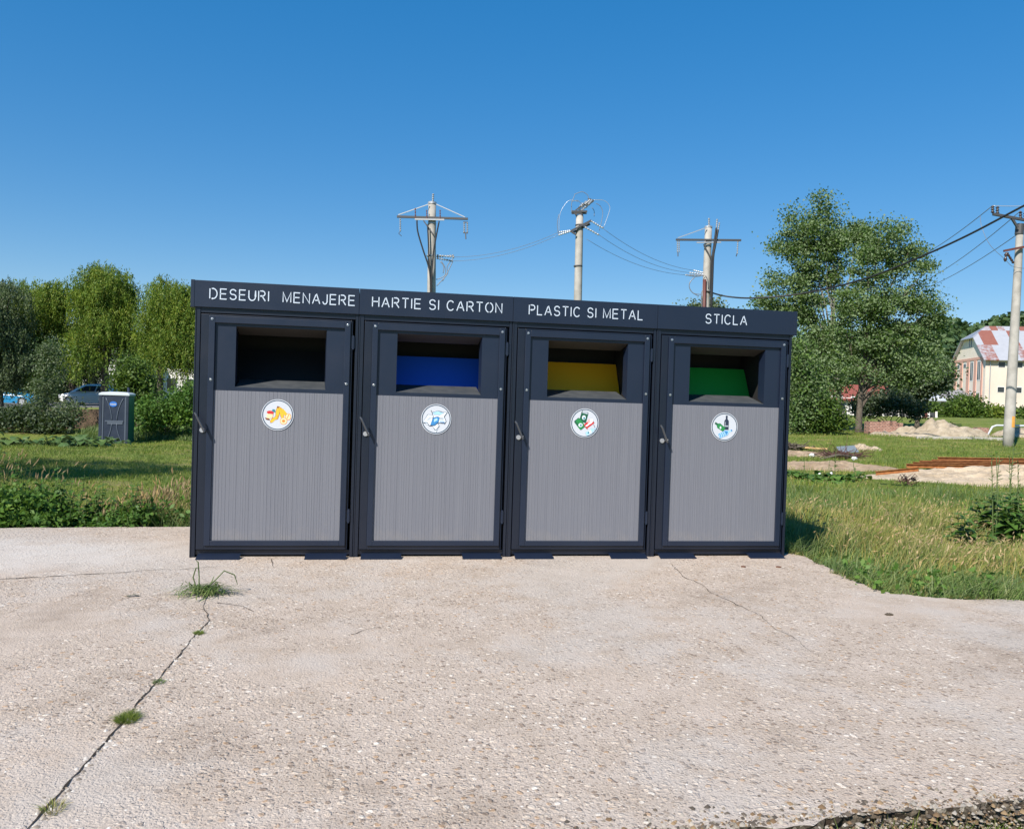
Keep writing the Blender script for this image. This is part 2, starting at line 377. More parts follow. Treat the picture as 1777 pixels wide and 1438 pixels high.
def terr(x, y):
    x = np.atleast_1d(np.asarray(x, float)); y = np.atleast_1d(np.asarray(y, float)); out = np.empty_like(x)
    for s in range(0, len(x), 20000):
        xx, yy = x[s:s+20000], y[s:s+20000]
        d2 = (xx[:, None]-CPA[None, :, 0])**2+(yy[:, None]-CPA[None, :, 1])**2+.04
        w = d2**-1.6; out[s:s+20000] = (w*CPA[None, :, 2]).sum(1)/w.sum(1)
    dist = np.hypot(x-CX, y-CY)
    out += (np.sin(x*1.3+y*.7)*np.sin(y*1.1-x*.4)*.025+np.sin(x*3.1)*np.sin(y*2.7)*.012)*np.clip((dist-8)/6, 0, 1)
    return out
def tz(x, y): return float(terr([x], [y])[0])

# slab outline (z = 0)
def g2(px, py): q = G(px, py, 0); return (q.x, q.y)
e0, e1 = g2(1200, 1441), g2(1777, 1386)
dx, dy = e1[0]-e0[0], e1[1]-e0[1]
right_far = (14, g2(1777, 1042)[1]-1.2)
bl0, bl1 = g2(0, 916), g2(327, 913.5)
sdir = ((bl1[0]-bl0[0]), (bl1[1]-bl0[1]))
edge = [(bl0[0]-sdir[0]*6, bl0[1]-sdir[1]*6), bl0, bl1, (.3, 1.65), (5.55, 1.65), g2(1383, 955), g2(1420, 978), g2(1470, 1003), g2(1545, 1030), g2(1640, 1037), g2(1777, 1042), right_far,
        (e1[0]+dx*6, e1[1]+dy*6), e1, e0, (e0[0]-dx*8, e0[1]-dy*8)]
SL = np.array(edge)
def inpoly(x, y, Pg):
    ins = np.zeros(len(x), bool); n = len(Pg)
    for i in range(n):
        x0, y0 = Pg[i]; x1, y1 = Pg[(i+1) % n]
        c = ((y0 > y) != (y1 > y)) & (x < (x1-x0)*(y-y0)/((y1-y0) if y1 != y0 else 1e-9)+x0)
        ins ^= c
    return ins

# ground sheet (polar grid about the viewpoint, finer in view)
angs = np.concatenate([np.linspace(-180, -50, 40), np.linspace(-48, 48, 220), np.linspace(50, 178, 40)])
rads = np.concatenate([[.3], np.geomspace(1.2, 60, 150), np.geomspace(64, 4000, 40)])
A, Rr = np.meshgrid(np.radians(angs), rads)
gx = CX+(FR.x*np.sin(A)+FF.x*np.cos(A))*Rr; gy = CY+(FR.y*np.sin(A)+FF.y*np.cos(A))*Rr
gz = terr(gx.ravel(), gy.ravel())
ins = inpoly(gx.ravel(), gy.ravel(), SL); gz = np.where(ins, np.minimum(gz, -.05), gz)
V = np.stack([gx.ravel(), gy.ravel(), gz], 1); na, nr = len(angs), len(rads)
ii, jj = np.meshgrid(np.arange(nr-1), np.arange(na), indexing='ij'); j2 = (jj+1) % na
loops = np.stack([ii*na+jj, ii*na+j2, (ii+1)*na+j2, (ii+1)*na+jj], -1).reshape(-1)[:]
loops = loops.reshape(-1, 4)[:, ::-1].ravel()
tag(npmesh('ground', V, np.full(len(loops)//4, 4), loops, M['ground'], smooth=True), kind='structure')

# slab with ragged edges
def ragged(pts, step=.07, amp=.022):
    out = []
    for i in range(len(pts)):
        a, b = Vector(pts[i]), Vector(pts[(i+1) % len(pts)]); L = (b-a).length; n = max(1, int(L/step)) if L < 8 else 1; nrm = Vector((-(b-a).y, (b-a).x)).normalized()
        for q in range(n):
            p = a.lerp(b, q/n)
            if q: p += nrm*(noise.noise(Vector((p.x*2.3, p.y*2.3, 3)))*amp*2+noise.noise(Vector((p.x*11, p.y*11, 1)))*amp+noise.noise(Vector((p.x*31, p.y*31, 7)))*amp*.6)
            out.append((p.x, p.y))
    return out
rg = ragged(edge, .035, .03); sb = MB(); n = len(rg)
cen = SL.mean(0)
vs_ = [(x, y, 0) for x, y in rg]
for zz in (-.018, -.04, -.065, -.095, -.13, -.2, -.34): vs_ += [(x+random.uniform(-.014, .014), y+random.uniform(-.014, .014), zz+random.uniform(-.008, .008)) for x, y in rg]
sb.add(vs_, [tuple(range(n))]+[(k*n+i, (k+1)*n+i, (k+1)*n+(i+1) % n, k*n+(i+1) % n) for k in range(7) for i in range(n)])
sb.mi = [0]+[1]*(len(sb.f)-1)
k = mat('broken_dirty_concrete', (.1, .09, .07), .95, 0, .2); t = NT(k); v_ = t.vor(55); q_ = t.n('ShaderNodeSeparateColor'); t.l(v_.outputs['Color'], q_.inputs[0])
bc_ = t.ramp(q_.outputs[0], [(0, (.07, .055, .042)), (.35, (.13, .11, .085)), (.6, (.21, .175, .135)), (.8, (.10, .085, .065)), (.9, (.42, .38, .32))], 'CONSTANT')
t.col(t.mix(1.0, bc_, t.ramp(t.noise(9, 5).outputs[0], [(.35, (.55, .5, .45)), (.6, (1.1, 1.1, 1.1))]), 'MULTIPLY')); t.bump(t.noise(60, 6, .7).outputs[0], 1.0, .02); M['broken'] = k
slab = tag(sb.build('concrete_slab', [M['concrete'], M['broken']]), kind='structure')
import bmesh
bm_ = bmesh.new(); bm_.from_mesh(slab.data); bmesh.ops.triangulate(bm_, faces=[f for f in bm_.faces if len(f.verts) > 4], quad_method='BEAUTY', ngon_method='BEAUTY'); bm_.to_mesh(slab.data); bm_.free()

# cracks and joint: soil-filled, jagged, following what the slab shows
def crack(pts, w0, w1, name='slab_crack', amp=.007):
    c = MB(); P3 = [Vector((*g2(*p), 0)) for p in pts]; L = []; 
    for a, b in zip(P3[:-1], P3[1:]):
        k = max(2, int((b-a).length/.05)); L += [a.lerp(b, q/k) for q in range(k)]
    L.append(P3[-1]); vs = []
    for i, p in enumerate(L):
        d = (L[min(i+1, len(L)-1)]-L[max(i-1, 0)]).normalized(); nn = Vector((-d.y, d.x, 0)); f = i/(len(L)-1)
        o = nn*(noise.noise(p*3.3)*amp*2+noise.noise(p*17)*amp*1.1+random.uniform(-1, 1)*amp*.35); ww = (w0*(1-f)+w1*f)*(.25+1.9*abs(noise.noise(p*7+Vector((5, 0, 0))))+random.uniform(0, .35))
        vs += [p+o+nn*ww*.5+Vector((0, 0, .003)), p+o-nn*ww*.5+Vector((0, 0, .003))]
    c.add(vs, [(2*i, 2*i+1, 2*i+3, 2*i+2) for i in range(len(L)-1)])
    o = c.build(name, M['crack'], slab)
crack([(20, 1470), (52, 1436), (130, 1350), (205, 1260), (275, 1180), (335, 1105), (364, 1078)], .010, .007)
crack([(364, 1078), (352, 1055), (358, 1038)], .006, .004)
crack([(-60, 1012), (0, 1006), (130, 998), (260, 990), (385, 983)], .012, .005, amp=.02)
crack([(375, 1046), (420, 1052), (440, 1062)], .006, .004)
crack([(1165, 978), (1188, 1000), (1210, 1012), (1262, 1040), (1310, 1066)], .009, .004, amp=.02)
crack([(1310, 1066), (1370, 1104), (1420, 1140)], .003, .002, amp=.02)
crack([(600, 1102), (625, 1094), (655, 1086)], .004, .003, amp=.02)
crack([(470, 970), (474, 985)], .006, .003)

# distant wooded hill
hb = MB(); nx_, ny_ = 250, 26; vs = []
for j in range(ny_):
    for i in range(nx_):
        px = 250+i*(2600-250)/(nx_-1); f = j/(ny_-1); D = 380+f*190
        crest = 560+min(88, max(0, 1640-px)*.16) + 16*math.exp(-((px-1690)/30)**2) - 22*max(0, min(1, (px-1700)/250))
        yb = 700; h = (yb-crest)*math.sin(min(1, f*1.25)*math.pi/2)
        p = P(px, yb-h, D); rg_ = noise.noise(Vector((px*.06, f*9, 0)))*2.2+noise.noise(Vector((px*.22, f*40, 5)))*1.7
        vs.append((p.x, p.y, p.z+rg_*(.3+f) if j else -2))
hb.add(vs, [(j*nx_+i, j*nx_+i+1, (j+1)*nx_+i+1, (j+1)*nx_+i) for j in range(ny_-1) for i in range(nx_-1)])
tag(hb.build('hill', M['hill'], smooth=True), kind='structure')

# ------------------------------------------------------------------ recycling modules
BW, BH, BD = 1.35, 2.326, 1.38
FB = BH-.2214                           # underside of the header board
def module():
    root = thing('recycling_bin', 'x', 'recycling bin', (0, 0, 0))
    b = MB(); e = .002
    b.box(e, BW-e, .05, BD, .035, BH-.03)                    # shell behind the door
    b.box(e, .045, -.012, .05, .03, FB+.02); b.box(BW-.030, BW-e, -.012, .05, .03, FB+.02)   # posts
    b.box(.045, BW-.03, .0, .05, .022, .075)                 # sill
    b.box(e, .02, .05, BD, 0, .035); b.box(BW-.02, BW-e, .05, BD, 0, .035)
    # hollow for the chute: rebuild shell as five slabs instead of a solid
    b = MB()
    b.box(e, .03, .05, BD, .0, BH-.03); b.box(BW-.03, BW-e, .05, BD, .0, BH-.03); b.box(.03, BW-.03, BD-.03, BD, .03, BH-.03)
    b.box(.03, BW-.03, .05, BD-.03, .03, .06); b.box(e, BW-e, -.02, BD, BH-.028, BH-.004)
    b.box(e, .045, -.012, .05, .0, FB+.02); b.box(BW-.026, BW-e, -.012, .05, .0, FB+.02)
    b.box(.045, BW-.026, .01, .05, .018, .062)
    b.box(.045, BW-.026, -.006, .05, FB-.045, FB+.02)
    b.box(.0065, .0125, -.0175, -.012, .0, FB-.004)           # rolled edge of the post
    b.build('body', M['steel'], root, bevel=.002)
    # door leaf: frame of four boards round the opening and the sheet
    d = MB(); x0, x1, z0, z1 = .052, 1.292, .068, FB-.055
    ox0, ox1, oz0, oz1 = .335, 1.082, 1.432, 1.955             # the throw-in opening
    px0, px1, pz0, pz1 = .167, 1.234, .146, 1.412              # ribbed sheet
    d.box(x0, .118, -.018, .03, z0, z1); d.box(1.283, x1, -.018, .03, z0, z1)
    d.box(.118, 1.283, -.018, .03, z0, .102); d.box(.118, 1.283, -.018, .03, 2.035, z1)
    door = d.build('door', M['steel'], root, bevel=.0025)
    f = MB(); y0, y1 = -.034, -.010                            # raised surround
    f.box(.118, px0, y0, y1, .102, 2.035); f.box(px1, 1.283, y0, y1, .102, 2.035)
    f.box(px0, px1, y0, y1, .102, pz0); f.box(px0, px1, y0, y1, 1.978, 2.035)
    f.build('door_frame', M['steel2'], door, bevel=.003)
    # chute surround: wings sloping inward beside the opening
    c = MB(); yi = -.010; yo = -.010
    c.add([(px0, yo, pz1), (ox0, yi, pz1+.0), (ox0, yi, 1.985), (px0, yo, 1.985)], [(0, 1, 2, 3)])
    c.add([(ox1, yi, pz1), (px1, yo, pz1), (px1, yo, 1.985), (ox1, yi, 1.985)], [(0, 1, 2, 3)])
    c.add([(ox0, yi, oz1), (ox1, yi, oz1), (ox1, yi, 1.985), (ox0, yi, 1.985)], [(0, 1, 2, 3)])
    c.add([(ox0, yi, pz1), (ox1, yi, pz1), (ox1, yi, oz0+.012), (ox0, yi, oz0+.012)], [(0, 1, 2, 3)])
    g_ = MB(); g_.add([(ox0, yi, oz0+.012), (ox1, yi, oz0+.012), (ox1, yi+.33, oz0+.085), (ox0, yi+.33, oz0+.085)], [(0, 1, 2, 3)]); g_.build('chute_ledge', M['ledge_grey'], root)
    jt = .10                                                   # folded jambs
    c.add([(ox0, yi, oz0+.012), (ox0, yi+jt, oz0+.062), (ox0, yi+jt, oz1-.06), (ox0, yi, oz1)], [(0, 1, 2, 3)])
    c.add([(ox1, yi, oz0+.012), (ox1, yi, oz1), (ox1-.012, yi+jt, oz1-.06), (ox1-.012, yi+jt, oz0+.062)], [(0, 1, 2, 3)])
    g_ = MB(); g_.add([(ox0, yi, oz1), (ox0, yi+.2, oz1-.055), (ox1-.012, yi+.2, oz1-.055), (ox1, yi, oz1)], [(0, 1, 2, 3)]); g_.build('chute_top', M['bounce_tint'], root)
    c.build('chute_surround', M['steel2'], root)
    # inside of the chute
    i = MB(); a0, a1 = .20, 1.15; yb = .66
    i.box(a0-.02, a0, yi+jt, yb, 1.2, 2.0); i.box(a1, a1+.02, yi+jt, yb, 1.2, 2.0)
    i.box(a0, a1, yb, yb+.02, 1.2, 2.0); i.box(a0, a1, yi+jt, yb, 1.99, 2.01); i.box(a0, a1, yi+jt, yb, 1.2, 1.22)
    i.build('chute_box', M['black'], root)
    w = MB(); w.obox(((a0+a1)/2, .485, 1.632), ((a1-a0)/2-.006, 0, 0), (0, .006, .0), (0, .085, .158))
    fl = w.build('flap', M['black'], root)
    # ribbed sheet: narrow standing ribs of slightly uneven pitch
    s = MB(); pr = [(px0, -.0165)]; x = px0+.006; rr = random.Random(3)
    pts = []
    while x < px1-.036:
        pt = rr.choice((.020, .026, .026, .034)); dp = rr.choice((.0009, .0013, .0018)); sd = rr.random()
        if sd < .55: pts += [(x, -.0165), (x+.0015, -.0165+dp), (x+.0045, -.0165+dp), (x+.006, -.0165)]
        else: pts += [(x, -.0165), (x+.0015, -.0165-dp), (x+.0045, -.0165-dp), (x+.006, -.0165)]
        x += pt
    pr += pts+[(px1, -.0165)]; vs = []; fs = []
    for q, (xx, yy) in enumerate(pr):
        vs += [(xx, yy, pz0), (xx, yy, pz1)]
        if q: fs.append((2*q-2, 2*q, 2*q+1, 2*q-1))
    s.add(vs, fs); s.build('ribbed_panel', M['grey'], door)
    # screws with washers
    for sx, sz in ((.143, 2.008), (1.258, 2.008), (.143, 1.50), (1.258, 1.50)):
        q = MB(); q.tube([(sx, -.034, sz), (sx, -.037, sz)], .011, 12).tube([(sx, -.037, sz), (sx, -.043, sz)], [.0085, .005], 10)
        q.build('screw', M['zinc'], door, smooth=False)
    # handle: swing lever on a lock post
    h = MB(); hx, hz = .083, 1.075
    h.tube([(hx, -.018, hz), (hx, -.030, hz)], .021, 14)
    hd = h.build('door_lock', M['galv'], root, smooth=False)
    h = MB(); h.tube([(hx+.034, -.018, hz), (hx+.034, -.075, hz), (hx+.022, -.095, hz+.012)], .0085, 8)
    h.tube([(hx+.03, -.088, hz-.012), (hx-.034, -.108, hz+.125), (hx-.048, -.104, hz+.146)], [.0105, .0095, .008], 8); h.build('lever', M['lever'], hd)
    # hinges on the other side
    for hz in (.30, 1.80):
        h = MB(); h.tube([(1.308, -.020, hz), (1.308, -.020, hz+.12)], .009, 10); h.box(1.292, 1.322, -.020, -.014, hz+.01, hz+.11); h.build('hinge', M['steel2'], root)
    h = MB(); h.box(1.2965, 1.3000, -.024, .02, .07, FB-.06); h.build('door_edge', M['steel2'], door)
    # ramps at the foot
    for fx in (.075, .955):
        q = MB(); q.prism([(fx, -.02, .034), (fx+.345, -.02, .034), (fx+.345, -.125, .004), (fx-.005, -.125, .004)], (0, 0, -.003))
        q.build('foot_plate', M['steel2'], root)
    return root
root0 = module(); proto = copy_tree(root0)

def header(root, first, last):
    x0 = -.022 if first else .0015; x1 = BW+.022 if last else BW-.0015
    h = MB(); yf = -.03
    h.box(x0, x1, yf, yf+.003, FB, BH); h.box(x0, x1, yf+.003, .06, FB, FB+.003); h.box(x0, x1, yf+.003, .06, BH-.003, BH)
    if first: h.box(x0-.012, x0+.018, yf-.003, BD, FB-.004, BH+.003)
    if last: h.box(x1-.018, x1+.012, yf-.003, BD, FB-.004, BH+.003)
    o = h.build('header_board', M['steel2'], None, bevel=.0015); o.parent = root; return o

# stencil capitals as strokes
def arc(cx, cy, rx, ry, a0, a1, n=14): return [(cx+rx*math.cos(R(a0+(a1-a0)*i/n)), cy+ry*math.sin(R(a0+(a1-a0)*i/n))) for i in range(n+1)]
GL = {
 'D': (.70, [[(0, 0), (0, 1)], [(.24, 1), (.42, 1)]+arc(.42, .5, .56, .5, 90, -90)+[(.42, 0), (.24, 0)]]),
 'E': (.60, [[(.98, 1), (0, 1), (0, 0), (1, 0)], [(0, .52), (.9, .52)]]),
 'S': (.62, [arc(.5, .745, .44, .255, 15, 270, 16)[:-1]+arc(.5, .255, .47, .255, 90, -165, 16)]),
 'U': (.64, [[(0, 1), (0, .38)]+arc(.5, .38, .5, .38, 180, 360)+[(1, .38), (1, 1)]]),
 'R': (.66, [[(0, 0), (0, 1)], [(.22, 1), (.55, 1)]+arc(.55, .745, .38, .255, 90, -90)+[(.55, .49), (.22, .49)], [(.52, .47), (1, 0)]]),
 'I': (.0, [[(0, 0), (0, 1)]]),
 'M': (.76, [[(0, 0), (0, 1), (.5, 0.06), (1, 1), (1, 0)]]),
 'N': (.63, [[(0, 0), (0, 1), (1, 0), (1, 1)]]),
 'A': (.72, [[(0, 0), (.44, .92)], [(.52, 1), (1, 0)], [(.36, .34), (.83, .34)]]),
 'J': (.42, [[(1, 1), (1, .3)]+arc(.5, .3, .5, .3, 0, -170)]),
 'H': (.63, [[(0, 0), (0, 1)], [(1, 0), (1, 1)], [(0, .53), (1, .53)]]),
 'T': (.64, [[(0, 1), (1, 1)], [(.5, 1), (.5, 0)]]),
 'C': (.68, [arc(.52, .5, .52, .5, 40, 320, 20)]),
 'O': (.74, [arc(.5, .5, .5, .5, 100, 260, 16), arc(.5, .5, .5, .5, -80, 80, 16)]),
 'P': (.60, [[(0, 0), (0, 1)], [(.22, 1), (.58, 1)]+arc(.58, .74, .42, .26, 90, -90)+[(.58, .48), (.22, .48)]]),
 'L': (.52, [[(0, 1), (0, 0), (1, 0)]]),
}
def ribbon(b, pts, hw, y, tf, mi=0):
    pts = [Vector((p[0], p[1])) for p in pts]; Lr = []
    for i, p in enumerate(pts):
        a = (p-pts[i-1]).normalized() if i else None; c = (pts[i+1]-p).normalized() if i < len(pts)-1 else None
        a = a or c; c = c or a; na, nc = Vector((-a.y, a.x)), Vector((-c.y, c.x)); mm = (na+nc)
        mm = mm.normalized() if mm.length > .05 else na; k = min(1.7, 1/max(.35, mm.dot(na)))
        Lr.append((p+mm*hw*k, p-mm*hw*k))
    vs = []
    for l, r in Lr: vs += [tf(l, y), tf(r, y)]
    b.add(vs, [(2*i, 2*i+1, 2*i+3, 2*i+2) for i in range(len(pts)-1)], mi)
def lettering(text, x0, x1, z0, hgt, board):
    sw = .102; gap = .205; wsp = .56
    W = sum((wsp if ch == ' ' else GL[ch][0]+sw+gap) for ch in text)-gap
    sx = (x1-x0)/W; x = 0.0; ih = 1-sw
    for word in text.split(' '):
        b = MB()
        for ch in word:
            gw, strokes = GL[ch]
            for st in strokes:
                q = [((x+sw/2+p[0]*gw), sw/2+p[1]*ih) for p in st]
                ribbon(b, q, sw/2, -.0345, lambda p, y: (x0+p[0]*sx, y, z0+p[1]*hgt))
            x += gw+sw+gap
        x += wsp
        if word: o = b.build('lettering', M['letter'], None); o.parent = board

PM = {n: mat('print_'+n, c, .5) for n, c in dict(yellow=(.80, .45, .03), orange=(.75, .22, .03), red=(.55, .03, .03), cream=(.80, .62, .36), green=(.02, .22, .06), dkgreen=(.01, .10, .05),
      blue=(.04, .22, .50), ltblue=(.35, .60, .80), navy=(.02, .03, .06), grey=(.40, .45, .50), pale=(.68, .76, .84), pink=(.75, .38, .36), brown=(.20, .07, .03), teal=(.03, .20, .25)).items()}
PN = list(PM)
def sticker(root, draw):
    cx, cz_, r = .692, 1.218, .133; y = -.0225
    s = MB(); n = 48; ring = [(cx+r*math.cos(2*math.pi*i/n), cz_+r*math.sin(2*math.pi*i/n)) for i in range(n)]
    s.prism([(x, y, z) for x, z in ring], (0, .0015, 0))
    st = s.build('round_sticker', M['white'], None); st.parent = root
    s = MB(); vs = []
    for i in range(n):
        a = 2*math.pi*i/n
        for q in (r*.955, r*.895): vs.append((cx+q*math.cos(a), y-.0008, cz_+q*math.sin(a)))
    s.add(vs, [(2*i, 2*i+1, (2*i+3) % (2*n), (2*i+2) % (2*n)) for i in range(n)]); o = s.build('printed_ring', M['ink'], None); o.parent = st
    b = MB(); lay = [0]
    def shape(col, pts, outline=None):
        lay[0] += 1; yy = y-.0006-.00012*lay[0]
        if outline:
            c0 = sum(p[0] for p in pts)/len(pts), sum(p[1] for p in pts)/len(pts)
            q = [(c0[0]+(p[0]-c0[0])*1.0+(.022 if p[0] > c0[0] else -.022), c0[1]+(p[1]-c0[1])+(.022 if p[1] > c0[1] else -.022)) for p in pts]
            b.poly([(cx+p[0]*r, yy+.00006, cz_+p[1]*r) for p in q], PN.index(outline))
        b.poly([(cx+p[0]*r, yy, cz_+p[1]*r) for p in pts], PN.index(col))
    def line(col, pts, wd=.03):
        lay[0] += 1; yy = y-.0006-.00012*lay[0]
        ribbon(b, pts, wd/2, yy, lambda p, q: (cx+p[0]*r, q, cz_+p[1]*r), PN.index(col))
    draw(shape, line)
    o = b.build('printed_picture', [PM[k] for k in PN], None); o.parent = st
def rot(pts, a, c=(0, 0), o=(0, 0)):
    a = R(a); return [(o[0]+(p[0]-c[0])*math.cos(a)-(p[1]-c[1])*math.sin(a), o[1]+(p[0]-c[0])*math.sin(a)+(p[1]-c[1])*math.cos(a)) for p in pts]
def dr_food(S, Ln):
    for o, a in (((.02, .12), 0), ((.12, .10), 22), ((.22, .02), 42)):
        S('yellow', rot([(-.02, .40), (.05, .40), (.10, .2), (.09, -.1), (.0, -.38), (-.08, -.42), (-.12, -.2), (-.10, .1)], a, (0, .38), (o[0]-.02, o[1]+.38)), 'brown')
    S('brown', [(-.04, .56), (.04, .56), (.05, .44), (-.05, .44)])
    S('yellow', [(-.42, -.50), (-.30, -.48), (-.05, -.24), (.03, -.02), (-.10, -.10), (-.28, -.22), (-.44, -.36)], 'brown')
    S('cream', arc(.38, -.38, .20, .20, 0, 345, 22), 'orange'); S('orange', arc(.38, -.38, .10, .09, 0, 340, 16))
    S('cream', arc(.66, -.10, .16, .19, 0, 345, 20), 'orange'); Ln('orange', [(.58, -.24), (.70, .05)], .04)
    S('cream', [(-.62, -.2), (-.34, -.22), (-.28, .08), (-.58, .1)], 'orange'); S('cream', arc(-.5, -.08, .2, .16, 0, 340, 16))
    S('red', arc(-.46, .14, .22, .12, 0, 180, 12)+[(-.6, .06), (-.3, .04)]); S('teal', [(-.36, .22), (-.14, .16), (-.18, .34), (-.32, .36)])
    S('brown', [(-.80, -.18), (-.70, -.32), (-.48, -.36), (-.50, -.26), (-.66, -.22)])
def dr_paper(S, Ln):
    S('pale', [(-.1, -.62), (.0, -.88), (.22, -.5), (.12, -.3), (-.3, -.4)], 'navy')
    S('pale', [(-.86, -.22), (-.55, .28), (-.2, .26), (-.1, -.1), (-.42, -.46)], 'navy')
    S('pale', [(-.34, .56), (-.2, .36), (.2, .52), (.72, .44), (.52, .16), (.66, -.14), (.56, -.3), (-.1, -.2), (-.2, .2)], 'navy')
    S('ltblue', [(-.26, .42), (.1, .54), (.5, .40), (.2, .3), (-.1, .3)], 'navy')
    S('blue', [(-.2, .06), (.06, .16), (.22, .1), (.14, -.22), (-.1, -.4), (-.36, -.4), (-.3, -.2)], 'navy')
    S('ltblue', [(-.14, .0), (.06, .08), (.1, -.06), (-.14, -.2)]); S('grey', [(.26, .14), (.5, .1), (.48, -.06), (.24, -.02)])
    for q in (-.14, -.2, -.26): Ln('blue', [(.24, q+.02), (.56, q)], .025)
    for q in (0, .1): Ln('grey', [(-.62+q, -.08), (-.4+q, .12)], .03)
    Ln('navy', [(-.36, .58), (-.26, .38), (-.2, .2), (-.24, .02)], .035); Ln('navy', [(.72, .46), (.52, .18), (.66, -.12), (.56, -.34)], .035)
    Ln('navy', [(-.86, -.24), (-.6, -.24), (-.42, -.46), (-.1, -.42), (.1, -.26), (.58, -.22)], .04)
    Ln('navy', [(-.14, -.6), (0, -.74), (.2, -.46)], .03)
def dr_cans(S, Ln):
    can = [(-.2, -.36), (.2, -.36), (.23, -.28), (.23, .28), (.18, .36), (-.18, .36), (-.23, .28), (-.23, -.28)]
    S('dkgreen', rot(can, -14, o=(-.08, .42)), 'navy'); S('grey', rot([(-.2, .24), (.2, .24), (.17, .37), (-.17, .37)], -14, o=(-.08, .42))); S('pale', arc(-.08, .38, .13, .15, 0, 340, 14)); S('teal', arc(-.06, .34, .07, .08, 0, 340, 12))
    S('green', rot(can, 40, o=(-.36, -.06)), 'navy'); S('dkgreen', rot([(-.23, -.05), (-.1, -.05), (-.1, .36), (-.2, .34)], 40, o=(-.36, -.06))); S('pale', arc(-.30, -.14, .15, .13, 0, 340, 14)); S('teal', arc(-.28, -.15, .08, .07, 0, 340, 12))
    S('red', rot([(-.16, -.34), (.18, -.34), (.2, .3), (-.2, .3)], -52, o=(.30, -.02)), 'brown'); S('pink', arc(.36, .12, .19, .17, 0, 340, 16)); S('pale', arc(.46, .2, .12, .13, 0, 340, 12)); S('pale', rot([(-.05, -.3), (.05, -.3), (.06, .24), (-.04, .24)], -52, o=(.30, -.04)))
    S('ltblue', rot([(-.36, -.13), (.2, -.13), (.28, -.05), (.42, -.05), (.42, .05), (.28, .05), (.2, .13), (-.36, .13)], 32, o=(.42, -.56)), 'grey'); S('pale', rot([(-.2, -.1), (.06, -.1), (.06, .1), (-.2, .1)], 32, o=(.42, -.56))); S('teal', arc(.28, -.64, .07, .07, 0, 340, 10)); Ln('grey', [(.5, -.62), (.74, -.38)], .04)
    Ln('red', [(.08, -.22), (.2, -.4)], .05); Ln('navy', [(.62, -.08), (.72, -.28)], .03)
def dr_bottles(S, Ln):
    bt = [(-.17, -.5), (.17, -.5), (.17, .12), (.07, .26), (.07, .5), (-.07, .5), (-.07, .26), (-.17, .12)]
    S('navy', rot(bt, 0, o=(.14, .30))); S('grey', [(-.0, .02), (.28, .02), (.28, .1), (.0, .1)]); Ln('grey', [(.06, .12), (.06, .36)], .03)
    S('green', rot([(p[0]*.95, p[1]*.8) for p in bt], 56, o=(-.36, .03)), 'dkgreen'); S('dkgreen', rot([(-.08, .2), (.08, .2), (.07, .42), (-.07, .42)], 56, o=(-.36, .03))); S('pale', arc(-.30, -.06, .06, .1, 0, 340, 10))
    S('ltblue', rot([(-.5, -.17), (.1, -.17), (.26, -.06), (.46, -.05), (.46, .05), (.26, .06), (.1, .17), (-.5, .17)], 24, o=(.08, -.44)), 'blue'); S('blue', rot([(.02, -.12), (.18, -.06), (.2, .07), (.02, .15)], 24, o=(.08, -.44)))
    for q in (-.44, -.3, -.16, -.02): Ln('blue', rot([(q, -.15), (q+.05, 0), (q, .15)], 24, o=(.08, -.44)), .05)
    S('blue', rot([(.46, -.06), (.54, -.06), (.54, .06), (.46, .06)], 24, o=(.08, -.44)))

specs = [('DESEURI  MENAJERE', .115, 1.315, 'black', dr_food, 'dark grey recycling bin lettered DESEURI MENAJERE, black chute and banana sticker'),
         ('HARTIE SI CARTON', .107, 1.25, 'blue', dr_paper, 'dark grey recycling bin lettered HARTIE SI CARTON, with a blue flap in its chute'),
         ('PLASTIC SI METAL', .139, 1.206, 'yellow', dr_cans, 'dark grey recycling bin lettered PLASTIC SI METAL, with a yellow flap in its chute'),
         ('STICLA', .46, .876, 'green', dr_bottles, 'dark grey recycling bin lettered STICLA, with a green flap and bottle sticker')]
for i, (txt, a, b_, fc, dr, lab) in enumerate(specs):
    r = root0 if i == 0 else copy_tree(proto)
    hb_ = header(r, i == 0, i == 3); lettering(txt, a, b_, BH-.154, .093, hb_); sticker(r, dr)
    for ch in r.children:
        if ch.name.startswith('flap'):
            ch.data = ch.data.copy(); ch.data.materials[0] = M['bin_flap'][fc]
            if fc != 'black': ch['label'] = fc+' flap'
    r.location = (i*BW, 0, 0); tag(r, lab, 'recycling bin', 'row of recycling bins')
for o in list(proto.children_recursive)+[proto]: bpy.data.objects.remove(o)

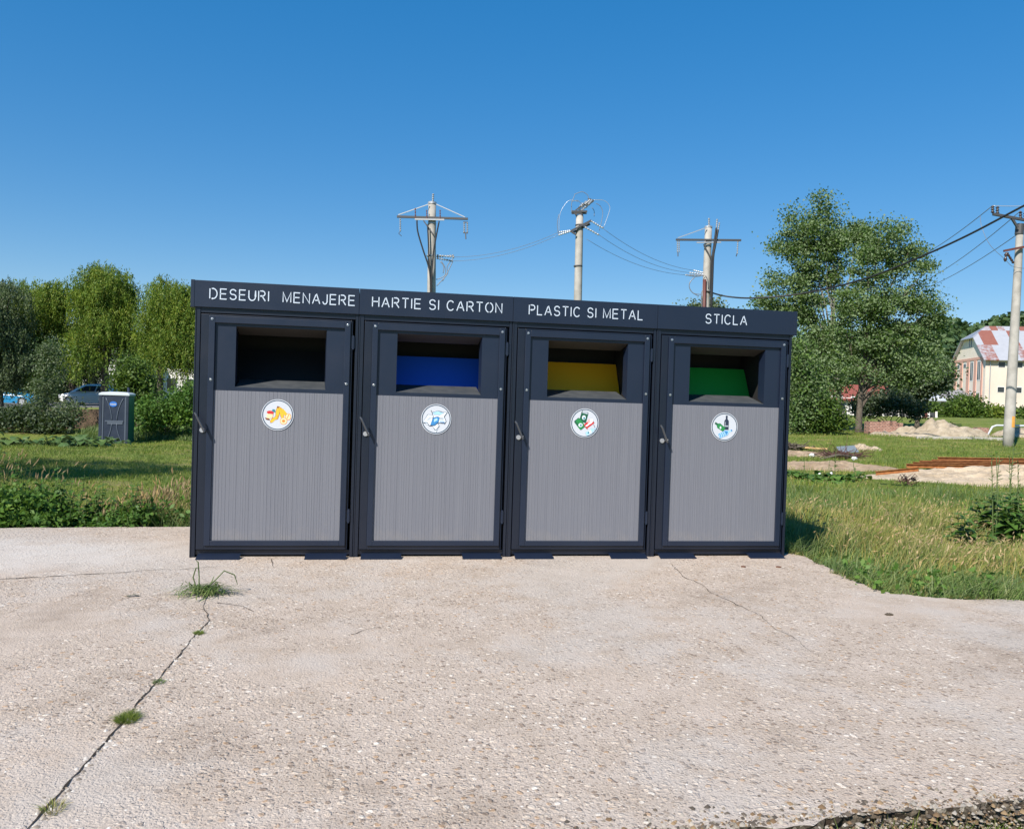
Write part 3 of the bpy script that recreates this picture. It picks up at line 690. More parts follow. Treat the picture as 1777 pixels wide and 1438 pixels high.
# ------------------------------------------------------------------ vegetation builders
def lobes_to_clumps(lobes, n):
    """random points through ellipsoids given as (px, py, rx, ry, D) in photo pixels, biased outward"""
    ws = np.array([l[2]*l[3] for l in lobes], float); ws /= ws.sum(); out = []
    idx = RNG.choice(len(lobes), n, p=ws)
    for i in idx:
        px, py, rx, ry, D = lobes[i][:5]; v = RNG.normal(size=3); v /= np.linalg.norm(v); rr = RNG.uniform(.25, 1.0)**.45
        dd = lobes[i][5] if len(lobes[i]) > 5 else m(min(rx, ry), D)
        out.append(tuple(P(px+v[0]*rr*rx, py+v[1]*rr*ry, D+v[2]*rr*dd)))
    return np.array(out)
def limbs(b, base, fork, tips, r0, wig=.25, n=7):
    """trunk to the fork, then limbs bending out to the tips"""
    base, fork = Vector(base), Vector(fork); pts = []; rs = []
    for i in range(9):
        f = i/8; p = base.lerp(fork, f); p += Vector((noise.noise(p*.8), noise.noise(p*.8+Vector((7, 0, 0))), 0))*wig*f
        pts.append(p); rs.append(r0*(1.25-.55*f) if i else r0*1.6)
    b.tube(pts, rs, n+2)
    for k, tp in enumerate(tips):
        tp = Vector(tp); f0 = random.uniform(.45, 1.0); st = pts[int(f0*8)]; L = (tp-st).length; q = []; rr = []
        rb = r0*random.uniform(.28, .5)
        for i in range(7):
            f = i/6; p = st.lerp(tp, f); p.z += L*.13*math.sin(f*math.pi)*random.uniform(.5, 1); p += Vector((noise.noise(p*1.1), noise.noise(p*1.1+Vector((3, 0, 0))), 0))*wig*1.2*math.sin(f*math.pi)
            q.append(p); rr.append(rb*(1-.85*f))
        b.tube(q, rr, 5, caps=False)
def broadleaf(name, label, cat, base, fork, lobes, nclump, per, lsize, spread, lm, bark, r0, ntips=14, group=None, aspect=.75, up=.35):
    base = Vector(base); t = thing(name, label, cat, base, group)
    C = lobes_to_clumps(lobes, nclump); b = MB()
    tips = [tuple(c) for c in C[RNG.choice(len(C), min(ntips, len(C)), replace=False)]]
    limbs(b, base-Vector((0, 0, .25)), fork, tips, r0); b.build('trunk', bark, t, smooth=True)
    K = np.repeat(C, per, 0)+RNG.normal(size=(len(C)*per, 3))*spread*np.array([1.05, 1.05, .62])*RNG.uniform(.45, 1.3, (len(C), 1)).repeat(per, 0)
    leafobj('crown', leaves(K, lsize, aspect=aspect, up=up), lm, t); return t
def shrub(name, label, cat, base, lobes, nclump, per, lsize, spread, lm, group=None, stems=6, r=.03):
    base = Vector(base); t = thing(name, label, cat, base, group); C = lobes_to_clumps(lobes, nclump); b = MB()
    zmin = tz(base.x, base.y)+.05; C[:, 2] = np.maximum(C[:, 2], zmin)
    for c in C[RNG.choice(len(C), stems, replace=False)]:
        p0 = base+Vector((random.uniform(-.15, .15), random.uniform(-.1, .1), -.1)); p1 = Vector(c)
        b.tube([p0, p0.lerp(p1, .5)+Vector((random.uniform(-.1, .1), 0, .1)), p1], [r, r*.7, r*.25], 5, caps=False)
    b.build('stem', M['bark'], t, smooth=True)
    K = np.repeat(C, per, 0)+RNG.normal(size=(len(C)*per, 3))*spread*np.array([1, 1, .75]); K[:, 2] = np.maximum(K[:, 2], zmin)
    leafobj('foliage', leaves(K, lsize), lm, t); return t
def willow(label, base, fork, lobes, nstr, per, lsize, drop, r0, lm=None):
    base = Vector(base); t = thing('willow_tree', label, 'willow', base, 'willows beyond the lawn')
    H = lobes_to_clumps(lobes, max(12, nstr//44)); b = MB(); tips = [tuple(c) for c in H[RNG.choice(len(H), min(16, len(H)), replace=False)]]
    limbs(b, base-Vector((0, 0, .3)), fork, tips, r0, .4); b.build('trunk', M['bark'], t, smooth=True)
    ki = RNG.integers(0, len(H), nstr); C = H[ki]+RNG.normal(size=(nstr, 3))*np.array([.40, .40, .20]); C[:, 2] -= .35*((C[:, 0]-H[ki, 0])**2+(C[:, 1]-H[ki, 1])**2)
    dk = RNG.uniform(.35, 1.0, len(H))[ki]
    n = len(C); L = RNG.uniform(.45, 1.0, n)*drop*dk; grp = RNG.normal(size=(n, 2))*.25
    f = (np.arange(per)+.5)/per
    K = C[:, None, :].repeat(per, 1).copy(); s = f[None, :]*L[:, None]
    K[:, :, 0] += grp[:, :1]*np.sqrt(f)[None]*1.2; K[:, :, 1] += grp[:, 1:]*np.sqrt(f)[None]*1.2; K[:, :, 2] += .12*np.sin(f*3)[None]-s
    K = K.reshape(-1, 3)+RNG.normal(size=(n*per, 3))*.06
    zg = base.z+.5; keep = K[:, 2] > zg+RNG.uniform(0, 1.0, len(K)); K = K[keep]
    leafobj('crown', leaves(K, lsize, axis=np.array([0, 0, -1.0]), aspect=.30, jit=.5), lm or M['willow'], t); return t

def leafblade(b, base, d, L, w, droop=.3, mi=0, cup=.12):
    """one real broad leaf: midrib and two folded halves"""
    base = Vector(base); d = Vector(d).normalized(); sd = d.cross(Vector((0, 0, 1)))
    sd = sd.normalized() if sd.length > .05 else Vector((1, 0, 0)); up = sd.cross(d); vs = []
    prof = [(0, .12), (.18, .75), (.42, 1.0), (.70, .72), (.9, .3), (1, 0.02)]
    for f, k in prof:
        c = base+d*L*f-Vector((0, 0, 1))*droop*L*f*f; wv = random.uniform(-.06, .06)*w
        vs += [c-sd*w*.5*k+up*(cup*w*k+wv), c, c+sd*w*.5*k+up*(cup*w*k-wv)]
    fs = []
    for i in range(len(prof)-1): fs += [(3*i, 3*i+1, 3*i+4, 3*i+3), (3*i+1, 3*i+2, 3*i+5, 3*i+4)]
    b.add(vs, fs, mi)
def rosette(name, label, base, n, L, w, lm, stem=0, cat='plant', group=None, rise=.8, spread=.0):
    base = Vector(base); t = thing(name, label, cat, base, group); b = MB(); s = MB()
    for i in range(n):
        a = random.uniform(0, 2*math.pi); el = random.uniform(.15, 1.0)*rise; l = L*random.uniform(.55, 1.15)
        q = base+Vector((random.gauss(0, spread), random.gauss(0, spread), -.02)); d = Vector((math.cos(a), math.sin(a), el)); pt = q+d.normalized()*l*random.uniform(.35, .75)
        s.tube([q, q.lerp(pt, .5)+Vector((0, 0, .03)), pt], [.008, .006, .004], 4, caps=False)
        leafblade(b, pt, d+Vector((0, 0, .1)), l, w*random.uniform(.7, 1.2), random.uniform(.5, 1.35))
    for i in range(stem):
        q = base+Vector((random.gauss(0, spread+.03), random.gauss(0, spread+.03), -.02)); h = L*random.uniform(2.0, 3.4); top = q+Vector((random.gauss(0, .08), random.gauss(0, .08), h))
        s.tube([q, q.lerp(top, .5)+Vector((random.gauss(0, .03), 0, 0)), top], [.009, .007, .003], 5, caps=False)
        for k in range(9):
            f = random.uniform(.15, .97); p = q.lerp(top, f); a = random.uniform(0, 6.28)
            leafblade(b, p, (math.cos(a), math.sin(a), .7), L*.6*(1.1-f), w*.4*(1.1-f), .3)
    s.build('stem', M['stem'], t, smooth=True); b.build('foliage', lm, t); return t
def weed(name, label, base, h, n, lm, cat='weed', group=None, leaf=.09, apart=False):
    """upright weed with paired leaves up several stems"""
    base = Vector(base); t = thing(name, label, cat, base, group); b = MB(); s = MB()
    for i in range(n):
        if apart and i: s.build('stem', M['stem'], t); s = MB()
        q = base+Vector((random.gauss(0, .10), random.gauss(0, .08), -.03)); hh = h*random.uniform(.6, 1.0); top = q+Vector((random.gauss(0, .10), random.gauss(0, .08), hh))
        s.tube([base-Vector((0, 0, .04)), q, q.lerp(top, .5), top], [.008, .007, .006, .003], 4, caps=False)
        k = int(hh/.055)
        for j in range(k):
            f = .12+.88*j/k; p = q.lerp(top, f); a = j*1.57+random.uniform(-.4, .4); l = leaf*(1.25-.75*f)*random.uniform(.8, 1.2)
            for o in (0, math.pi): leafblade(b, p, (math.cos(a+o), math.sin(a+o), random.uniform(.1, .7)), l, l*.55, .45)
    s.build('stem', M['stem'], t); b.build('foliage', lm, t); return t

# ------------------------------------------------------------------ poles and wires
def sag(a, b, s, n=16):
    a, b = Vector(a), Vector(b); return [a.lerp(b, i/n)-Vector((0, 0, 4*s*(i/n)*(1-i/n))) for i in range(n+1)]
def smooth_px(pts, D, n=5):
    q = [Vector((p[0], p[1], p[2] if len(p) > 2 else 0)) for p in pts]; out = []
    for i in range(len(q)-1):
        p0, p1, p2, p3 = q[max(i-1, 0)], q[i], q[i+1], q[min(i+2, len(q)-1)]
        for k in range(n):
            t_ = k/n; out.append(.5*((2*p1)+(p2-p0)*t_+(2*p0-5*p1+4*p2-p3)*t_*t_+(3*p1-p0-3*p2+p3)*t_**3))
    out.append(q[-1]); return [P(p.x, p.y, D+p.z) for p in out]
def insul(a, b, n, r, mt, root, rod=.012):
    a, b = Vector(a), Vector(b); s = MB(); pts = []; rs = []
    for i in range(n):
        f0, f1, f2 = (i+.1)/n, (i+.5)/n, (i+.9)/n; pts += [a.lerp(b, f0), a.lerp(b, f1), a.lerp(b, f2)]; rs += [rod*1.2, r, rod*1.2]
    s.tube([a]+pts+[b], [rod]+rs+[rod], 8); return s.build('insulator', mt, root, smooth=True)
def pole(label, base_px, top_px, D, r0, r1, group='concrete power poles'):
    bt = P(*base_px, D); tp = P(*top_px, D); z = tz(bt.x, bt.y)-.1
    bt = bt+(tp-bt)*((z-bt.z)/(tp.z-bt.z)); root = thing('utility_pole', label, 'power pole', bt, group)
    s = MB(); k = 12; s.tube([bt.lerp(tp, i/k) for i in range(k+1)], [r0+(r1-r0)*i/k for i in range(k+1)], 18); s.build('shaft', M['conc_pole'], root, smooth=True); return root
def bars(root, name, D, segs, w, mt):
    for a, b in segs:
        s = MB(); s.bar(P(*a[:2], D+(a[2] if len(a) > 2 else 0)), P(*b[:2], D+(b[2] if len(b) > 2 else 0)), w); s.build(name, mt, root)
def cables(root, name, D, lists, r, mt):
    for pts in lists:
        s = MB(); s.tube(smooth_px(pts, D), r, 6); s.build(name, mt, root, smooth=True)

D = 36
p1 = pole('grey concrete pole with wide crossarm behind HARTIE SI CARTON, dark cables down its side', (747, 735), (750, 353), D, .22, .165)
bars(p1, 'crossarm', D-.22, [((689, 376), (812, 380))], .09, M['dksteel'])
bars(p1, 'brace', D-.22, [((691, 373), (744, 354.5))], .035, M['galv']); bars(p1, 'brace', D-.22, [((757, 354.5), (807, 377))], .035, M['galv'])
bars(p1, 'bracket', D-.26, [((720, 380.5), (771, 381.5))], .06, M['galv']); bars(p1, 'brace', D-.25, [((735, 383), (752, 407))], .05, M['dksteel'])
q = P(750, 353, D)
for a_, b_, rr_ in ((q-Vector((0, 0, .04)), q+Vector((0, 0, .05)), .19), (P(749.6, 389, D), P(749.6, 387, D), .185), (P(748, 445, D), P(748, 443, D), .2)): s = MB(); s.tube([a_, b_], rr_, 14); s.build('collar', M['galv'], p1)
insul(P(751, 350, D), P(751.6, 336, D), 4, .06, M['glassg'], p1, .02)
for x in (721, 741, 764): insul(P(x, 381, D-.26), P(x-.4, 364 if x != 721 else 361, D-.26), 4, .035, M['brown'], p1, .012)
insul(P(694.5, 379, D-.22), P(694.7, 402, D-.22), 6, .045, M['glassg'], p1); cables(p1, 'clamp', D-.22, [[(694.7, 402), (692, 405), (695, 408), (697, 410)]], .014, M['dksteel'])
for x in (805.5, 811): insul(P(x, 386, D-.22), P(x, 404, D-.22), 5, .045, M['glassg'], p1)
bars(p1, 'clamp', D-.22, [((804, 385.5), (812, 386)), ((804, 404), (812, 404.5)), ((808, 405), (808.5, 415))], .04, M['dksteel'])
cables(p1, 'cable', D-.3, [[(723.5, 382), (725, 402), (734, 433), (743, 460), (746.5, 480), (747, 520)], [(762, 384), (757, 410), (752, 440), (749, 480), (748.5, 520)], [(742, 390), (743.5, 420), (744.5, 450), (747, 490), (747.5, 520)]], .035, M['rubber'])
for a, b in (((757, 443, 0), (789, 446, -.3)), ((757, 446, .2), (788, 443, .3)), ((757, 448, 0), (786, 453, 0))): insul(P(a[0], a[1], D+a[2]), P(b[0], b[1], D+b[2]), 7, .05, M['glassg'], p1)
cables(p1, 'jumper', D, [[(766, 453), (772, 464), (773, 476), (766, 482), (757, 485)], [(764, 454), (770, 462), (769, 474)], [(788, 446), (776, 462), (777, 474), (769, 484), (758, 496)], [(786, 453), (778, 470), (768, 488)]], .018, M['wire'])

D2 = 34
p2 = pole('pale concrete pole topped by a slanted switch with curling wires, behind PLASTIC SI METAL', (998, 735), (1006, 374), D2, .19, .15)
for a_, b_, rr_ in ((P(1003.2, 463, D2), P(1003.2, 461, D2), .185), (P(1005.6, 392, D2), P(1005.6, 390, D2), .175)): s = MB(); s.tube([a_, b_], rr_, 16); s.build('collar', M['dksteel'], p2)
bars(p2, 'platform', D2, [((992, 367, -.2), (1019, 367, -.2)), ((992, 370, .25), (1018, 370, .25)), ((999, 371, 0), (1000, 374, 0)), ((1010, 371, 0), (1010, 374, 0))], .07, M['dksteel'])
for k in range(3):
    o = k*6; insul(P(1003+o, 364-o*.75, D2+.3-k*.3), P(1012+o, 353-o*.5, D2+.4-k*.3), 5, .07, M['glassg'], p2); insul(P(1009+o, 366-o*.9, D2-.1-k*.2), P(1019+o*.7, 356-o*.7, D2-.1), 4, .06, M['glassg'], p2)
bars(p2, 'switch_frame', D2, [((999, 365), (1025, 345)), ((1006, 366), (1030, 349)), ((1020, 345), (1031, 348))], .045, M['dksteel'])
bars(p2, 'crossarm', D2-.2, [((990, 401.5), (1026, 382.5)), ((993, 404, .1), (1024, 389, .1))], .07, M['dksteel'])
bars(p2, 'bracket', D2-.2, [((990, 401), (999, 407)), ((1013, 394), (1024, 384))], .06, M['dksteel'])
for a, b in (((990, 400), (970, 403)), ((991, 401), (969, 408)), ((1025, 383), (1047, 396)), ((1015, 394), (1040, 408))): insul(P(*a, D2-.2), P(*b, D2-.2), 6, .05, M['brwire'], p2, .018)
cables(p2, 'jumper', D2-.1, [[(970, 403), (971, 376), (977, 360), (988, 348), (1003, 350)], [(1047, 396), (1056, 371), (1058, 358), (1048, 348), (1030, 347)]], .010, M['brwire'])
cables(p2, 'jumper', D2+.1, [[(969, 407), (967, 388), (970, 372)], [(992, 370), (992, 352), (996, 342), (998, 336)], [(998, 337), (1010, 333), (1019, 338), (1022, 345)], [(1027, 360), (1031, 366), (1031, 376)], [(1034, 353), (1042, 358), (1046, 372), (1040, 400)], [(992, 350), (1002, 348), (1008, 353)]], .013, M['wire'])

D3 = 38
p3 = pole('concrete pole with a red-brown conduit and crossarm, behind the STICLA bin', (1217, 735), (1229.5, 394), D3, .21, .16)
bars(p3, 'crossarm', D3-.22, [((1173, 416), (1286, 417))], .085, M['dksteel']); bars(p3, 'brace', D3-.22, [((1176, 413), (1226, 395))], .035, M['galv'])
bars(p3, 'bracket', D3-.27, [((1209, 421), (1251, 420.5))], .055, M['galv']); bars(p3, 'brace', D3-.25, [((1221, 424), (1233, 447))], .05, M['dksteel'])
for a_, b_, rr_ in ((P(1229.4, 395.5, D3), P(1229.5, 393, D3), .18), (P(1228, 428, D3), P(1228, 426, D3), .18)): s = MB(); s.tube([a_, b_], rr_, 14); s.build('collar', M['galv'], p3)
insul(P(1230.3, 393, D3), P(1230.3, 378.5, D3), 4, .06, M['glassg'], p3, .02)
insul(P(1243, 396, D3), P(1244.5, 380, D3), 4, .045, M['glassg'], p3, .018); insul(P(1246, 400, D3), P(1248.5, 386, D3), 4, .045, M['glassg'], p3, .018)
for x in (1175.5, 1178.5): insul(P(x, 418, D3-.22), P(x, 438, D3-.22), 6, .035, M['glassg'], p3)
insul(P(1280.5, 418, D3-.22), P(1279.3, 441, D3-.22), 6, .045, M['glassg'], p3); bars(p3, 'clamp', D3-.22, [((1176.5, 438), (1176.5, 445)), ((1279, 440), (1277.5, 445))], .035, M['dksteel'])
cables(p3, 'cable', D3-.3, [[(1243, 396), (1240, 420), (1237, 440), (1234.5, 460), (1234, 540)], [(1246, 399), (1241.5, 425), (1238, 445), (1236.5, 480), (1234.5, 540)]], .045, M['rubber'])
s = MB(); s.tube([P(1222.8, 485, D3-.24), P(1221, 600, D3-.24)], .075, 10); s.build('conduit', M['brown'], p3, smooth=True)
for a, b in (((1225, 474, 0), (1203, 469, .4)), ((1223, 476, 0), (1196, 473, .1)), ((1222, 478, 0), (1189, 477, -.2))): insul(P(a[0], a[1], D3+a[2]), P(b[0], b[1], D3+b[2]), 6, .045, M['brwire'], p3, .018)
cables(p3, 'jumper', D3-.2, [[(1206, 481), (1197, 490), (1197, 501), (1204, 509), (1216, 511)], [(1203, 482), (1196, 495), (1201, 507), (1213, 514)], [(1190, 477), (1206, 480), (1222, 478)], [(1224, 478), (1228, 486), (1229, 500)], [(1217, 530), (1217, 512), (1219, 504), (1224, 505)]], .018, M['wire'])

D4 = 34
p4 = pole('pale concrete pole with an orange paint mark, standing on grass before the pink building', (1749.5, 776), (1770.5, 389), D4, .215, .135)
bars(p4, 'crossarm', D4-.2, [((1723, 371.5), (1800, 386))], .10, M['dksteel']); bars(p4, 'brace', D4-.2, [((1756, 379), (1766, 395))], .08, M['dksteel'])
s = MB(); s.tube([P(1768.6, 407, D4), P(1770, 389, D4)], [.165, .16], 16); s.build('collar', M['dksteel'], p4)
for x, y in ((1722.5, 370), (1731, 371.5), (1771, 380), (1779, 381.5)): insul(P(x, y, D4-.2), P(x, y-13, D4-.2), 3, .075, M['glassins'], p4, .03)
bars(p4, 'lower_arm', D4-.25, [((1742, 435.5), (1792, 425.5))], .085, M['brown'])
insul(P(1746.5, 438, D4-.25), P(1744, 454, D4-.25), 2, .075, M['glassins'], p4, .03); insul(P(1747, 438, D4-.25), P(1759, 457, D4-.25), 5, .06, M['glassins'], p4, .03)
s = MB()
a, b = P(1751.9, 741, D4), P(1753, 722, D4); n = 8
vs = []
for p, r in ((a, .213), (b, .209)):
    for i in range(n+1):
        th = R(-62+80*i/n); vs.append(p+FR*r*math.sin(th)-FF*r*math.cos(th))
for i in range(len(vs)): pass
s.add([v+FR*.02 for v in vs], [(i, i+1, n+2+i, n+1+i) for i in range(n)])
s.build('paint_mark', rough_mat('orange_paint', (.55, .25, .04), (.62, .33, .08), 20, .8, 0), p4)

def wire(label, pts, r, mt=None, name='overhead_wire', cat='wire', group='overhead wires'):
    s = MB(); s.tube(pts, r, 6); o = recenter(s.build(name, mt or M['wire'], smooth=True)); return tag(o, label, cat, group)
wire('upper thin wire between the crossarm pole and the pole with the switch', sag(P(789, 446, D+.3), P(970, 403, D2-.2), .25), .008)
wire('lower thin wire between the crossarm pole and the pole with the switch', sag(P(786, 453, D), P(969, 408, D2-.2), .25), .008)
wire('topmost of three wires sloping from the switch pole to the conduit pole', sag(P(1047, 397, D2-.2), P(1203, 469, D3+.4), .3), .008)
wire('middle of three wires sloping from the switch pole to the conduit pole', sag(P(1040, 408, D2-.2), P(1196, 473, D3+.1), .3), .008)
wire('lowest of three wires sloping from the switch pole to the conduit pole', sag(P(1018, 415, D2), P(1189, 477, D3-.2), .3), .008)
wire('thick black cable running from the conduit pole past the poplars to the right edge', smooth_px([(1226, 505, 0), (1262, 514.5, 0), (1316, 517, -1), (1400, 508, -2), (1500, 484, -4), (1590, 449, -6), (1680, 408, -8), (1777, 357, -10), (1860, 315, -11)], D3-.2, 6), .036, M['rubber'], 'power_cable', 'cable', 'power cables')
wire('upper thin wire descending from the end insulator of the right-hand pole', sag(P(1722.5, 357, D4-.2), P(1530, 470, 62), .5), .016)
wire('second thin wire descending from the right-hand pole, below the black cable', sag(P(1771, 366, D4-.2), P(1560, 505, 62), .5), .016)
wire('lowest thin wire descending from the right-hand pole toward the poplars', sag(P(1786, 392, D4-.2), P(1570, 512, 62), .4), .016)
wire('short wire along the insulators of the right-hand crossarm', sag(P(1722.5, 357, D4-.2), P(1800, 357, D4-.6), .02), .014, M['brwire'])
wire('slack drop wire hanging from the upper wire to the lower arm', smooth_px([(1701, 374.5, .3), (1704, 395, 0), (1718, 425, -.2), (1744, 450, -.25), (1757, 462, -.25), (1779, 466, -.3)], D4, 6), .010)

# ------------------------------------------------------------------ trees
willow('tall willow with the highest rounded crown, behind the portable toilet', P(182, 712, 52), P(180, 600, 52), [(160, 495, 34, 36, 52), (200, 492, 27, 33, 52), (178, 545, 46, 42, 52), (148, 585, 24, 30, 51), (212, 545, 15, 40, 52)], 2600, 30, .17, 2.7, .22)
willow('willow right beside the bins with hanging yellow-green branches', P(276, 712, 51), P(277, 590, 51), [(272, 505, 22, 24, 51), (312, 518, 32, 30, 51), (302, 570, 36, 45, 51), (340, 560, 26, 60, 51), (264, 560, 12, 40, 51)], 2500, 30, .17, 3.3, .18)
willow('yellowish willow with a broad low crown left of the tallest one', P(75, 712, 53), P(80, 600, 53), [(85, 504, 26, 26, 53), (46, 508, 24, 28, 53), (62, 560, 46, 46, 53), (102, 535, 12, 40, 53), (50, 620, 45, 40, 52)], 2600, 30, .17, 3.3, .2)
willow('darker willow at the left edge of the row', P(0, 712, 50), P(0, 600, 50), [(0, 530, 40, 55, 50), (-50, 540, 60, 70, 50), (10, 610, 40, 55, 50)], 1800, 30, .17, 2.8, .2, M['bluebush'])
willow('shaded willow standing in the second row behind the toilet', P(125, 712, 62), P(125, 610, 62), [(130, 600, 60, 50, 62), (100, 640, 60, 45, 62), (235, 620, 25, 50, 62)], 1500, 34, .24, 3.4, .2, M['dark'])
shrub('bush', 'grey-green bush hiding the middle of the two parked cars', 'bush', P(75, 738, 40), [(88, 640, 24, 42, 40), (70, 690, 22, 40, 40), (30, 724, 50, 14, 40), (110, 715, 30, 22, 40), (85, 605, 16, 22, 40)], 260, 34, .11, .26, M['bluebush'], 'bushes by the retaining wall')
shrub('bush', 'light green bush rising behind the right side of the toilet', 'bush', P(238, 735, 40), [(228, 645, 26, 24, 40), (245, 680, 26, 30, 40), (222, 665, 26, 25, 40)], 220, 26, .15, .28, M['bush'], 'bushes by the retaining wall')
shrub('bush', 'low bush between the toilet and the bins', 'bush', P(290, 745, 38), [(270, 716, 36, 26, 38), (315, 708, 30, 34, 38), (250, 730, 20, 14, 38), (345, 700, 24, 36, 38)], 340, 24, .15, .25, M['nettle'], 'bushes by the retaining wall')
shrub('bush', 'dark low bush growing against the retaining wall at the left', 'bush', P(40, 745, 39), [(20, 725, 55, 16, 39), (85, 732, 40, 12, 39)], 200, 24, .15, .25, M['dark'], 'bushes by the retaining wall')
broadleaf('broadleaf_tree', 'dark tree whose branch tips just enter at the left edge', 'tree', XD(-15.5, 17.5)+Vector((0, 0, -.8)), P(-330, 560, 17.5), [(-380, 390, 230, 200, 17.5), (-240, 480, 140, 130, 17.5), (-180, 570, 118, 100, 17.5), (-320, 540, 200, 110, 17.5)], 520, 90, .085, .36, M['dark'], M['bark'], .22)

LA = [(1545, 422, 42, 36, 43), (1580, 462, 44, 40, 43), (1512, 462, 40, 40, 43), (1606, 525, 34, 24, 43), (1622, 560, 20, 16, 43), (1500, 525, 52, 42, 43), (1560, 535, 50, 36, 43), (1480, 585, 48, 38, 43), (1548, 600, 52, 34, 43), (1600, 592, 34, 30, 43), (1470, 640, 46, 28, 43), (1545, 652, 50, 22, 43), (1605, 640, 30, 30, 43)]
LB = [(1428, 350, 8, 16, 47), (1428, 372, 15, 20, 47), (1385, 388, 22, 24, 47), (1424, 408, 44, 36, 47), (1368, 425, 26, 24, 47), (1478, 425, 40, 34, 47), (1400, 445, 38, 30, 47), (1450, 440, 32, 36, 47), (1342, 484, 18, 20, 47), (1338, 524, 24, 18, 47), (1410, 500, 50, 38, 47), (1375, 552, 54, 26, 47), (1425, 588, 50, 36, 47), (1400, 640, 44, 30, 47), (1440, 672, 36, 18, 47), (1490, 402, 22, 20, 47)]
broadleaf('poplar_tree', 'nearer poplar with a dark forked trunk, right half of the big pair', 'poplar', P(1490, 748, 43), P(1492, 640, 43), LA, 225, 205, .125, .36, M['poplar'], M['bark'], .15, 30, 'poplars behind the bins')
broadleaf('poplar_tree', 'taller poplar with the highest pointed top, behind its neighbour on the left', 'poplar', P(1470, 742, 47), P(1440, 600, 47), LB, 225, 205, .135, .38, M['poplar'], M['palebark'], .15, 30, 'poplars behind the bins')
broadleaf('broadleaf_tree', 'dark round-crowned tree before the white fence, right of the poplars', 'tree', P(1592, 735, 56), P(1592, 700, 56), [(1590, 665, 42, 26, 56), (1625, 650, 26, 30, 56), (1570, 690, 30, 16, 56)], 240, 50, .2, .42, M['dark'], M['bark'], .14, 10)
broadleaf('broadleaf_tree', 'distant tree showing only its tip over the STICLA header', 'tree', P(1225, 738, 60), P(1225, 640, 60), [(1225, 575, 34, 55, 60), (1205, 560, 20, 40, 60), (1243, 560, 20, 42, 60)], 200, 40, .2, .4, M['bluebush'], M['bark'], .15, 8)
shrub('bush', 'tall leafy thicket against the right end of the bins', 'bush', P(1392, 748, 40), [(1385, 640, 24, 60, 40), (1400, 690, 30, 50, 40), (1382, 720, 25, 25, 40)], 420, 26, .15, .3, M['poplar'], 'thickets under the poplars', 8, .05)
shrub('bush', 'light green low bush under the poplars', 'bush', P(1438, 748, 40), [(1436, 716, 24, 28, 40), (1415, 735, 25, 12, 40), (1450, 735, 25, 10, 40)], 220, 24, .14, .25, M['bush'], 'thickets under the poplars')
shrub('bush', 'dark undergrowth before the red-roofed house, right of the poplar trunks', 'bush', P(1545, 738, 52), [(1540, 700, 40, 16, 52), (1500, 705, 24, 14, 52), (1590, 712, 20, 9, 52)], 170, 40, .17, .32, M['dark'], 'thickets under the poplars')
for lab, base, lb, lm in (('low round green hedge bush beside the annex', (1620, 726, 92), [(1618, 718, 20, 10, 92)], 'bush'), ('big dark green bush before the corner of the pink building', (1676, 727, 90), [(1676, 706, 28, 18, 90), (1690, 716, 22, 12, 90), (1660, 716, 20, 12, 90)], 'bush'),
        ('yellow-green shrub under the lowest windows', (1730, 730, 95), [(1728, 722, 26, 9, 95)], 'yelbush'), ('green shrub right of the concrete pole by the building', (1776, 730, 95), [(1780, 723, 22, 8, 95)], 'bush'), ('small green shrub on the near side of the gravel heap', (1646, 752, 42), [(1646, 748, 14, 5, 42)], 'bush')):
    D_ = base[2]; shrub('bush', lab, 'bush', P(*base), lb, 160 if D_ > 50 else 60, 30, .34 if D_ > 50 else .12, .5 if D_ > 50 else .18, M[lm], 'shrubs near the building', 3)
# woods on the hill
n = 42000; px = RNG.uniform(260, 2580, n); f = RNG.uniform(0, 1, n)**1.3; Dh = 378+f*190
crest = 560+np.minimum(88, np.maximum(0, 1640-px)*.16)+16*np.exp(-((px-1690)/30)**2)-22*np.clip((px-1700)/250, 0, 1)
yy = 700-(700-crest)*np.sin(np.minimum(1, f*1.25)*np.pi/2)
K = np.array([tuple(P(a, b, c)) for a, b, c in zip(px, yy, Dh)]); K += RNG.normal(size=K.shape)*np.array([2, 2, 1.2])+np.array([0, 0, 1.0])
hm = leaf_mat('far_wood_leaves', [(.030, .062, .024), (.05, .092, .032), (.075, .125, .042)], transl=.15)
tag(leafobj('hill_wood', leaves(K, 4.2, aspect=.8, up=.3), hm), 'dense green wood covering the far hill', 'wood', kind='stuff')

# ------------------------------------------------------------------ buildings
def wallquad(b, a, c, z0, z1, mi=0): a, c = Vector(a), Vector(c); return b.poly([(a.x, a.y, z0), (c.x, c.y, z0), (c.x, c.y, z1), (a.x, a.y, z1)], mi)
cA = XD((1706-888)/F*110, 110); cB = XD((1652-888)/F*122, 122)   # corner and far end of the gable
gv = (cB-cA); gl = gv.length; gd = gv/gl; fd = Vector((-gd.y, gd.x, 0)) if (Vector((-gd.y, gd.x, 0))).dot(FR) > 0 else Vector((gd.y, -gd.x, 0))
bL = 34.0; zb = .7; ze = 9.35; zr = 13.9; zh = 12.2
bd = thing('school_building', 'three-storey pale pink building with a patchy rusted metal roof', 'building', Vector((cA.x, cA.y, zb)))
pinkw = rough_mat('pale_pink_render', (.56, .48, .41), (.64, .56, .48), .35, .9, .1, 20); creamw = rough_mat('sunlit_cream_render', (.76, .67, .56), (.82, .74, .64), .4, .9, .1, 20)  # cream lightened in colour to carry the sun on the gable
band = mat('salmon_band', (.62, .36, .28), .85)
def bp(u, v, z): q = cA+gd*u+fd*v; return Vector((q.x, q.y, z))
